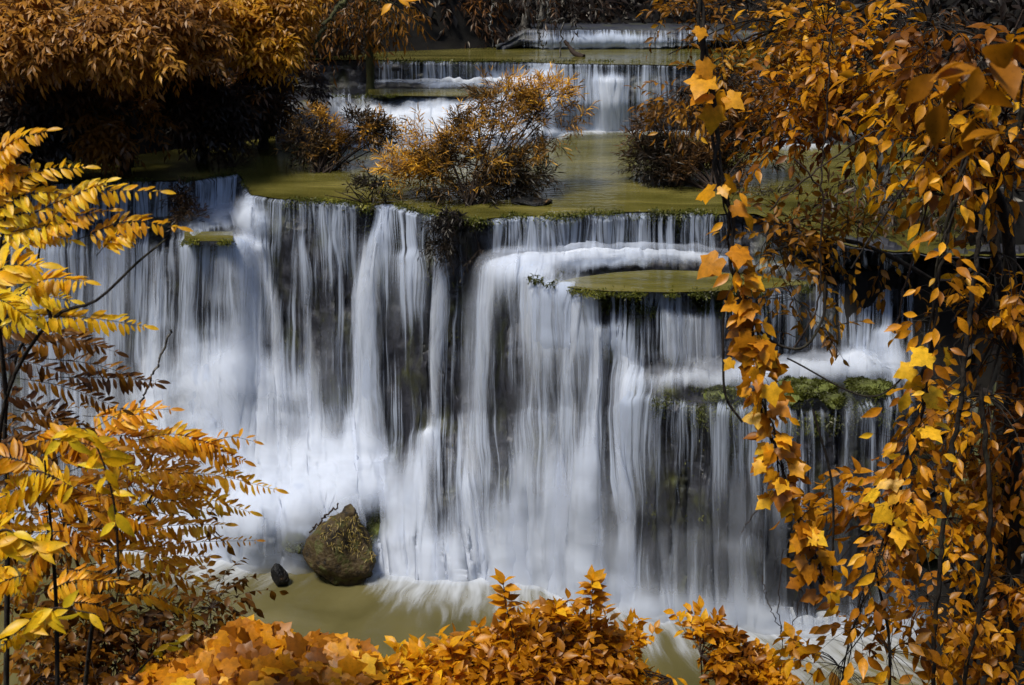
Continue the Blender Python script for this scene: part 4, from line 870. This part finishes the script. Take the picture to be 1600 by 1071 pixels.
pl = vine('vine with lobed orange leaves hanging in front of the right-hand ledge',
     [(1088, -20, D1), (1098, 60, D1), (1112, 150, D1), (1122, 260, D1), (1140, 340, D1), (1146, 420, D1), (1160, 470, D1), (1178, 520, D1), (1186, 600, D1), (1205, 680, D1), (1228, 760, D1), (1262, 850, D1), (1290, 930, D1)], .011,
     [(.02, .45, 16, 'maple', .115, .07, .3, .9), (.30, .52, 14, 'oval', .09, .08, .5, 1.), (.44, .56, 6, 'maple', .09, .06, .1, .9), (.40, .66, 18, 'oval', .085, .07, .0, .8), (.57, 1., 95, 'maple', .086, .085, .05, .9), (.6, 1., 16, 'maple', .10, .13, .85, 1.), (.6, 1., 50, 'oval', .08, .11, .0, .8)],
     501, 'maple', P(1088, -20, D=D1))
for s in [[(1150, 440, D1), (1132, 480, D1), (1130, 560, D1), (1134, 620, D1), (1160, 660, D1)], [(1150, 430, D1), (1190, 520, D1), (1250, 545, D1), (1285, 500, D1), (1290, 440, D1)], [(1270, 640, D1), (1300, 760, D1), (1300, 900, D1)], [(1170, 500, D1), (1150, 545, D1), (1190, 565, D1)]]:
    pl.W.add(pc(s, 30), .006, 5)
pl.done()
D2 = 4.8
pl = vine('second leafy vine hanging further right with bright yellow lobed leaves on its left',
     [(1510, 240, D2), (1485, 340, D2), (1465, 430, D2), (1455, 540, D2), (1440, 640, D2), (1415, 720, D2), (1392, 820, D2), (1350, 930, D2), (1310, 1080, D2)], .009,
     [(.0, .4, 44, 'oval', .09, .15, .1, .9), (.35, .75, 16, 'maple', .115, .11, .85, 1.), (.3, .9, 66, 'oval', .09, .12, .0, 1.), (.55, 1., 90, 'oval', .10, .20, .0, .8), (.55, .8, 12, 'oval', .12, .25, .85, 1.)],
     502, 'maple', P(1500, 240, D=D2))
for s in [[(1480, 200, D2), (1380, 340, D2), (1330, 420, D2)], [(1440, 560, D2), (1360, 620, D2), (1230, 560, D2)]]: pl.W.add(pc(s, 20), .004, 4)
pl.done()
rt('shrub of rounded orange leaves at the foot of the hanging vines', gfoot(1400, 1071, 6), [P(1390, 1071, D=5.4), P(1370, 900, D=5.2), P(1350, 800, D=5.1)],
   [(1330, 810, 5.1, 50, 44, .3), (1370, 770, 5.1, 30, 30, .2, .5), (1310, 880, 5.0, 50, 40, .3), (1380, 900, 5.1, 40, 50, .3), (1340, 970, 5, 50, 50, .3, 1.2), (1310, 1040, 4.9, 60, 40, .3), (1390, 1020, 5.0, 50, 50, .3)],
   30, 'oval', .105, 411, 'orange', (.05, .9), tl=.22, nl=5, limb=.006, tr=.002, r=.012, name='shrub', cat='shrub')
rt('dense orange bush filling the bottom right corner', gfoot(1520, 1071, 7), [P(1520, 1071, D=6.4), P(1510, 960, D=6.2)],
   [(1440, 850, 6.2, 40, 30, .35, .8), (1480, 810, 6.3, 44, 26, .35, .8), (1550, 830, 6.2, 46, 30, .35), (1500, 880, 6.1, 56, 40, .4), (1580, 900, 6.1, 40, 50, .4), (1450, 930, 6, 50, 40, .4), (1530, 960, 6, 60, 46, .4, 1.2), (1460, 1020, 5.8, 60, 40, .4, 1.2), (1560, 1040, 5.8, 60, 44, .4, 1.2)],
   44, 'oval', .088, 412, 'orange', (.05, .95), tl=.22, nl=6, limb=.008, tr=.002, r=.02, name='shrub', cat='shrub')
rt('loose bush of small orange leaves on the right edge below the trees', gfoot(1560, 900, 8, .3), [P(1560, 850, D=7.4), P(1550, 740, D=7.2)],
   [(1500, 700, 7.2, 36, 24, .35, .6), (1560, 720, 7.2, 44, 34, .35), (1590, 780, 7.2, 30, 30, .35), (1460, 740, 7.2, 20, 14, .2, .25)],
   62, 'oval', .09, 413, 'orange', (.0, .8), tl=.25, nl=6, limb=.008, tr=.002, r=.02, name='shrub', cat='shrub')
lianas('thick dark liana running down the right edge of the picture', [[(1500, 640, 5.6), (1480, 760, 5.6), (1470, 860, 5.6), (1462, 960, 5.6), (1455, 1090, 5.6)], [(1540, 300, 5.6), (1516, 480, 5.6), (1500, 640, 5.6)], [(1530, 600, 5.6), (1545, 760, 5.6), (1540, 900, 5.6), (1500, 1090, 5.6)]], 11, P(1455, 1090, D=5.6), 'bark', .014)
lianas('thin looping liana between the upper right trees', [[(1310, -10, 7), (1296, 80, 7), (1290, 200, 7), (1280, 300, 7)], [(1480, 150, 7), (1400, 190, 7), (1310, 240, 7), (1200, 330, 7)], [(1240, 250, 7), (1284, 300, 7), (1282, 380, 7), (1280, 470, 7), (1240, 545, 7)], [(1600, 20, 6.5), (1480, 240, 6.5), (1420, 420, 6.5), (1400, 520, 6.5)]], 12, P(1310, -10, D=7), 'twig', .006)
lianas('mossy slanting trunk in the shade at the lower right', [[(1450, 880, 11), (1490, 800, 11.4), (1525, 740, 11.8), (1560, 640, 12.2), (1600, 520, 12.6)]], 13, P(1450, 880, D=11), 'mossbark', .15, name='slanting_trunk', cat='trunk')
lianas('dark gnarled branch crossing the upper right', [[(1620, 150, 6), (1560, 235, 6.1), (1500, 270, 6.3), (1440, 300, 6.5)], [(1560, 235, 6.1), (1530, 300, 6.2), (1520, 380, 6.2)]], 14, P(1620, 150, D=6), 'bark', .028, name='gnarled_branch', cat='branch')
lianas('bare thorny twigs rising from the bottom right of the falls', [[(1215, 1075, 5.4), (1222, 1010, 5.4), (1216, 950, 5.4), (1222, 860, 5.4)], [(1222, 990, 5.4), (1200, 940, 5.4), (1190, 900, 5.4)], [(1220, 1000, 5.4), (1245, 960, 5.4), (1250, 920, 5.4), (1262, 960, 5.4)], [(1160, 830, 5.4), (1185, 790, 5.4), (1200, 740, 5.4)]], 15, P(1215, 1075, D=5.4), 'twig', .0028, name='bare_twigs', cat='twigs')

# ---------- bottom centre bushes
def bush(label, foot, blobs, nt, lsz, seed, lmat='orange', tint=(.15, .95), leaf='oval', **k):
    rng = np.random.default_rng(seed); pl = Plant('bush', label, 'bush', foot, 'bushes along the bottom edge', 'stems', 'foliage', 'twig', lmat)
    kk = dict(flat=.5, droop=.15, clump=3., dirb=(0, -.1, .5), side=.85, tl=.16); kk.update(k)
    crown(pl, rng, blobs, nt, leaf, lsz, kk.pop('tl', .2), kk.pop('nl', 7), [np.asarray(foot, float)], .010, tint=tint, tr=.002, **kk)
    return pl, rng
def shoot(pl, rng, pts, n, lsz, leaf='oval', tint=(.3, .9), r=.004):
    c_ = pc(pts, 30); pl.W.add(c_, np.linspace(r, r*.5, len(c_)), 5)
    t = np.linspace(.45, 1, n)*(len(c_)-1.001); i = t.astype(int); p = c_[i]
    ang = np.arange(n)*2.4+rng.normal(0, .3, n); d = np.stack([np.cos(ang), np.sin(ang)*.7-.2, np.full(n, .35)], 1); d[-3:, 2] += .8
    pl.L.add(leaf, p, d, nrm(np.array([0, -.35, .9])+rng.normal(0, .3, (n, 3))), lsz*rng.uniform(.75, 1.15, n), rng.uniform(*tint, n))
pl, rg = bush('leafy orange bush at the bottom with two tall upright shoots', gfoot(860, 1150, 5.6),
   [(855, 1020, 5.3, 60, 28, .3, 1.2), (795, 1045, 5.2, 56, 32, .3), (900, 1040, 5.3, 60, 36, .3, 1.2), (850, 1075, 5, 90, 30, .3, 1.4), (910, 1005, 5.4, 30, 14, .2, .4)], 110, .078, 601, tint=(-.05, .95))
for pts in [[(808, 1030, 5.2), (800, 985, 5.2), (790, 945, 5.2), (786, 908, 5.2)], [(925, 1000, 5.3), (923, 960, 5.3), (926, 930, 5.3), (925, 905, 5.3)], [(880, 990, 5.2), (872, 965, 5.2), (868, 950, 5.2)]]:
    shoot(pl, rg, pts, 22, .098)
pl.done()
pl, rg = bush('lower orange bush left of the two tall shoots', gfoot(680, 1170, 5.4), [(690, 1068, 5.1, 60, 22, .25), (740, 1065, 5.1, 50, 26, .25, .9), (640, 1078, 5.0, 36, 16, .2, .6)], 85, .09, 602, tint=(.3, 1.))
for pts in [[(620, 1070, 5), (612, 1050, 5), (606, 1036, 5)], [(700, 1050, 5.1), (704, 1025, 5.1), (702, 1010, 5.1)], [(660, 1060, 5.1), (656, 1040, 5.1), (652, 1025, 5.1)]]: shoot(pl, rg, pts, 10, .10)
pl.done()
pl, rg = bush('spreading orange bush right of the two tall shoots', gfoot(1080, 1170, 5.8), [(1000, 1045, 5.5, 54, 22, .25, 1.2), (1095, 1025, 5.5, 42, 28, .25, .9), (1050, 1062, 5.4, 80, 26, .3, 1.5), (1130, 1062, 5.5, 64, 22, .25, 1.2), (1180, 1072, 5.5, 40, 14, .2, .7)], 150, .076, 603, tint=(-.05, .9))
for pts in [[(1100, 1010, 5.5), (1098, 985, 5.5), (1100, 972, 5.5)], [(985, 1020, 5.5), (992, 1008, 5.5), (1000, 996, 5.5)]]: shoot(pl, rg, pts, 14, .08)
pl.done()

# ---------- pinnate fronds, foreground left
def frond(pl, rng, a, b, D, n=13, ll=.062, sag=.12, tint=(.5, .9), D2=None, roll=0., face=(0, -.7, .75), leaf='leaflet', wid=1.12, drop=.25, r=.0016):
    D2 = D if D2 is None else D2
    A0, B0 = P(a[0], a[1], D=D), P(b[0], b[1], D=D2); Ln = np.linalg.norm(B0-A0)
    mid = (A0+B0)/2+np.array([0, 0, sag*Ln]); c_ = curve([A0, mid, B0], 26); pl.W.add(c_, np.linspace(r, r*.4, len(c_)), 4)
    t = np.linspace(.14, .985, n); k = t*(len(c_)-1.001); i = k.astype(int); fr = (k-i)[:, None]; p = c_[i]*(1-fr)+c_[i+1]*fr
    tg = nrm(np.gradient(c_, axis=0))[i]; up = nrm(np.asarray(face, float)+rng.normal(0, .10, 3)); sd = nrm(np.cross(tg, up))
    env = np.sin(np.clip(t*.86+.12, 0, 1)*pi)**.55
    tb = rng.uniform(*tint)
    lean = rng.normal(0, .25)
    for s in (1, -1):
        k = rng.uniform(0, 1, n) > .07
        d = sd*s*.85+tg*(.45+.25*rng.uniform(0, 1, (n, 1))+lean*s)+np.array([0, 0, -drop])+rng.normal(0, .15, (n, 3))
        pl.L.add(leaf, (p+rng.normal(0, .002, p.shape))[k], d[k], nrm(up+sd*s*.25+rng.normal(0, .28, (n, 3)))[k], (ll*env*rng.uniform(.7, 1.15, n))[k], (tb+rng.uniform(-.2, .2, n))[k], wid)
    pl.L.add(leaf, c_[-1:], tg[-1:], up[None], ll*.8, np.array([tb]), wid)
def frondplant(label, foot, stems, fronds, seed, lmat, group='young trees with feather-like leaves', **k):
    rng = np.random.default_rng(seed); pl = Plant('young_tree', label, 'young tree', foot, group, 'stems', 'foliage', 'bark', lmat)
    for s, r in stems:
        c_ = pc(s, 24); pl.W.add(c_, np.linspace(r, r*.35, len(c_)), 7)
    for fdef in fronds:
        a, b, D = fdef[:3]; kk = dict(k); kk.update(fdef[3] if len(fdef) > 3 else {}); frond(pl, rng, a, b, D, **kk)
    return pl.done()
DY = 3.1
Y_ = [((-40, 380), (60, 330), DY), ((-40, 460), (50, 500), DY-.2), ((-30, 270), (72, 205), DY), ((-20, 320), (132, 262), DY), ((-25, 345), (90, 300), DY), ((20, 350), (250, 300), DY, dict(sag=.10)), ((60, 370), (165, 285), DY), ((120, 375), (278, 356), DY),
      ((-20, 400), (120, 350), DY), ((-30, 440), (60, 415), DY-.3, dict(ll=.08)), ((20, 405), (170, 330), DY), ((150, 400), (210, 360), DY), ((-10, 370), (110, 375), DY), ((-40, 300), (40, 270), DY),
      ((30, 455), (132, 440), DY-.2), ((-20, 480), (110, 470), DY), ((30, 500), (225, 510), DY, dict(sag=.05)), ((-20, 520), (130, 500), DY), ((-30, 350), (20, 250), DY), ((-10, 250), (20, 230), DY)]
frondplant('young tree with bright yellow feather-like leaves at the upper left edge', np.array([P(-60, 1071, D=3.2)[0], 3.2, ground(-1.5, 3.2)]),
   [([(-40, 1071, 3.2), (-10, 800, 3.2), (10, 620, 3.15), (80, 500, 3.1), (150, 470, 3.1), (215, 410, 3.1), (262, 372, 3.1)], .008), ([(10, 620, 3.15), (-5, 450, 3.1), (10, 330, 3.1)], .008), ([(80, 500, 3.1), (60, 420, 3.1), (70, 350, 3.1)], .006)],
   Y_, 701, 'yellow', n=19, ll=.056, wid=.95, tint=(.3, .95))
B_ = [((60, 560), (240, 600), 3.4, dict(sag=.06)), ((20, 590), (190, 640), 3.4), ((10, 545), (150, 540), 3.4), ((-20, 560), (120, 590), 3.3), ((20, 640), (150, 685), 3.3), ((-20, 610), (130, 665), 3.4), ((0, 660), (110, 720), 3.4), ((40, 520), (180, 550), 3.3), ((-20, 700), (90, 690), 3.3), ((90, 590), (245, 596), 3.4, dict(sag=.02)), ((-30, 530), (100, 520), 3.3)]
frondplant('young tree with dark bronze feather-like leaves against the left falls', np.array([P(-30, 1071, D=3.5)[0], 3.5, ground(-1.5, 3.5)]),
   [([(10, 1071, 3.5), (12, 800, 3.5), (8, 660, 3.45), (25, 560, 3.4), (60, 500, 3.4)], .011)], B_, 702, 'browno', n=17, ll=.058, wid=.9, tint=(.0, .55), sag=.06)
rg2 = np.random.default_rng(77)
G_ = [((120, 700), (250, 690), 3.6), ((170, 720), (320, 700), 3.65), ((170, 800), (340, 800), 3.6), ((60, 850), (190, 880), 3.4), ((180, 930), (300, 960), 3.6), ((100, 940), (220, 980), 3.5), ((40, 800), (160, 860), 3.4), ((230, 740), (340, 780), 3.6), ((60, 930), (180, 910), 3.4), ((130, 650), (260, 690), 3.7),
      ((210, 690), (375, 745), 3.6, dict(sag=.2, ll=.07)), ((200, 690), (350, 700), 3.6, dict(sag=.12)), ((240, 740), (430, 765), 3.6, dict(sag=.06)), ((330, 690), (396, 690), 3.6, dict(n=6, ll=.05)), ((250, 700), (380, 720), 3.6),
      ((100, 740), (290, 720), 3.5), ((120, 790), (300, 770), 3.5), ((150, 700), (240, 640), 3.6), ((130, 680), (265, 640), 3.6, dict(n=9)), ((60, 760), (200, 790), 3.4), ((230, 790), (390, 800), 3.6), ((200, 830), (350, 820), 3.6, dict(sag=.03)), ((210, 860), (400, 845), 3.6, dict(sag=.03, ll=.045)),
      ((200, 900), (325, 870), 3.6), ((150, 860), (300, 900), 3.5), ((120, 830), (260, 850), 3.5), ((90, 890), (230, 930), 3.5), ((220, 890), (330, 930), 3.6, dict(n=11)), ((100, 700), (220, 745), 3.4), ((160, 760), (330, 745), 3.5), ((140, 800), (250, 830), 3.4)]
frondplant('young tree with orange feather-like leaves at mid left in front of the foam', gfoot(150, 1071, 4),
   [([(130, 1100, 3.8), (150, 950, 3.7), (190, 860, 3.6), (240, 770, 3.6)], .010), ([(190, 860, 3.6), (170, 760, 3.55), (190, 680, 3.6)], .007), ([(150, 950, 3.7), (110, 850, 3.5), (90, 760, 3.45)], .007)],
   G_, 703, 'maple', n=20, ll=.066, wid=.85, tint=(.35, .95))
H_ = [((60, 800), (-60, 830), 2.8), ((100, 760), (-20, 790), 2.8), ((130, 770), (10, 740), 2.8, dict(sag=.15)), ((100, 830), (-40, 880), 2.8), ((30, 900), (-50, 960), 2.8), ((60, 730), (-40, 720), 2.8), ((60, 770), (145, 800), 2.8), ((80, 900), (-30, 930), 2.9), ((90, 830), (30, 930), 2.8), ((110, 960), (0, 1010), 2.9), ((80, 720), (180, 700), 2.9), ((150, 700), (60, 690), 2.9)]
frondplant('young tree with golden feather-like leaves at the left edge below the bronze one', np.array([P(60, 1071, D=2.9)[0], 2.9, ground(-1.2, 2.9)]),
   [([(90, 1100, 2.9), (88, 950, 2.9), (80, 830, 2.85), (70, 720, 2.8)], .008)], H_, 704, 'yellow', n=18, ll=.068, wid=.85, tint=(.1, .8))
# yellow sprigs with long blades
def sprig(label, foot, stem, lv, seed, lsz=.07, n=18, lmat='yellow', leaf='long', cat='sapling', tint=(.5, 1.)):
    rng = np.random.default_rng(seed); pl = Plant('sapling', label, cat, foot, 'yellow saplings at the lower left', 'stem', 'leaves', 'twig', lmat)
    c_ = pc(stem, 24); pl.W.add(c_, np.linspace(.004, .0015, len(c_)), 5)
    t = np.linspace(.25, 1, n)*(len(c_)-1.001); i = t.astype(int); p = c_[i]; s = np.where(np.arange(n) % 2, 1, -1)
    d = np.stack([s*.8+rng.normal(0, .35, n), rng.normal(-.3, .3, n), rng.normal(-.25, .45, n)], 1)
    pl.L.add(leaf, p, d, nrm(np.array([0, -.8, .5])+rng.normal(0, .4, (n, 3))), lsz*rng.uniform(.7, 1.2, n), rng.uniform(*tint, n), 1.2)
    return pl.done()
sprig('yellow sapling with long limp leaves above the golden fronds', P(190, 1071, D=2.6), [(185, 900, 2.6), (180, 800, 2.6), (160, 720, 2.6), (130, 670, 2.6), (90, 690, 2.6)], 0, 801, .075, 26)
sprig('yellow sapling with narrow folded leaves near the left edge', P(-30, 950, D=2.4), [(-30, 900, 2.4), (0, 830, 2.4), (40, 845, 2.4), (70, 860, 2.4)], 0, 802, .085, 14)
sprig('yellow sapling with drooping leaves in the bottom left corner', P(-40, 1071, D=2.3), [(-30, 1010, 2.3), (20, 990, 2.3), (60, 960, 2.3), (90, 950, 2.3), (150, 960, 2.3)], 0, 803, .07, 16)
sprig('single yellow sprig above the broad brown-orange leaves', P(180, 1071, D=3.0), [(205, 1060, 3.), (240, 1025, 3.), (262, 1008, 3.), (292, 1000, 3.)], 0, 804, .055, 7)
# undergrowth and broad leaves at the bottom left
rng = np.random.default_rng(88)
pl = Plant('bush', 'dim brown undergrowth bush behind the lower left leaves', 'bush', gfoot(150, 1120, 4.6), 'bushes along the bottom edge', 'stems', 'foliage', 'twig', 'browno')
crown(pl, rng, [(60, 1000, 4.3, 90, 50, .3, 1.2), (160, 980, 4.3, 80, 40, .3), (180, 1040, 4.2, 90, 40, .3, 1.2), (60, 1060, 4, 80, 30, .3), (250, 960, 4.4, 60, 20, .25, .8), (330, 950, 4.5, 50, 14, .2, .5), (190, 880, 4.4, 80, 50, .3), (100, 820, 4.4, 80, 60, .3), (230, 800, 4.5, 60, 60, .3, .7), (60, 700, 4.4, 50, 50, .3, .5)],
      70, 'oval', .06, .2, 7, [gfoot(150, 1120, 4.6)], .008, tint=(.0, .7), clump=4, tr=.0015)
pl.done()
rng = np.random.default_rng(89)
pl = Plant('broad_leaf_bush', 'bush of large overlapping broad orange leaves at the lower left', 'bush', gfoot(420, 1150, 4.4), 'bushes along the bottom edge', 'stems', 'foliage', 'twig', 'maple')
nB = 620; u = rng.uniform(0, 1, nB); v = rng.uniform(0, 1, nB)
bx = 190+u*385; ytop = np.interp(bx, [190, 300, 370, 400, 480, 530, 575], [1040, 1000, 966, 962, 985, 990, 1010]); by = ytop+8+v*(1100-ytop)
Dd = 4.3-.5*v+rng.normal(0, .04, nB); p = np.array([P(a, b, D=c) for a, b, c in zip(bx, by, Dd)])
pl.L.add('maple', p, np.stack([rng.normal(.75, .4, nB), rng.normal(-.4, .25, nB), rng.normal(-.35, .3, nB)], 1), nrm(np.array([.15, -.6, .7])+rng.normal(0, .42, (nB, 3))), .125*rng.uniform(.5, 1.25, nB), np.clip(.42+.28*rng.normal(0, 1, nB), 0, .95), .85)
hub = P(400, 1110, D=4.5)
for k in range(0, nB, 8):
    A = np.linspace(hub, p[k], 5); A[1:4, 2] -= .03; pl.W.add(A, .003, 4)
pl.done()
rng = np.random.default_rng(90)
pl = Plant('bush', 'patch of dark green foliage between the two bottom bushes', 'bush', gfoot(580, 1120, 6.5), 'bushes along the bottom edge', 'stems', 'foliage', 'twig', 'green')
crown(pl, rng, [(560, 1062, 6.2, 44, 14, .2), (610, 1062, 6.2, 30, 10, .2, .6)], 90, 'kite', .04, .12, 7, [gfoot(580, 1120, 6.5)], .006, tint=(0, .3), clump=4, tr=.0015)
pl.done()
lianas('thin bare grey stick leaning in front of the left falls', [[(215, 650, 4.4), (232, 600, 4.4), (250, 560, 4.4), (268, 515, 4.4)]], 21, P(215, 650, D=4.4), 'palebark', .005, name='bare_stick', cat='stick')
lianas('dry weathered stick lying against the pointed boulder', [[(486, 830, 18.6), (505, 812, 18.7), (528, 788, 18.8)]], 22, P(486, 830, D=18.6), 'twig', .018, name='dry_stick', cat='stick')
rng = np.random.default_rng(91)
pl = Plant('leafy_twig', 'single orange leafy twig dipping in at the top edge', 'twig', P(620, -40, D=4), None, 'stem', 'leaves', 'twig', 'maple')
pl.W.add(pc([(640, -60, 4), (625, -10, 4), (612, 10, 4)], 10), .002, 4); q = np.array([P(x, y, D=4) for x, y in [(622, -4), (612, 6), (630, 0)]])
pl.L.add('oval', q, np.array([[.5, -.3, -.3], [-.6, -.3, -.5], [.8, -.1, .1]]), np.array([[0, -.7, .7]]*3), .055, np.array([.7, .8, .6])); pl.done()
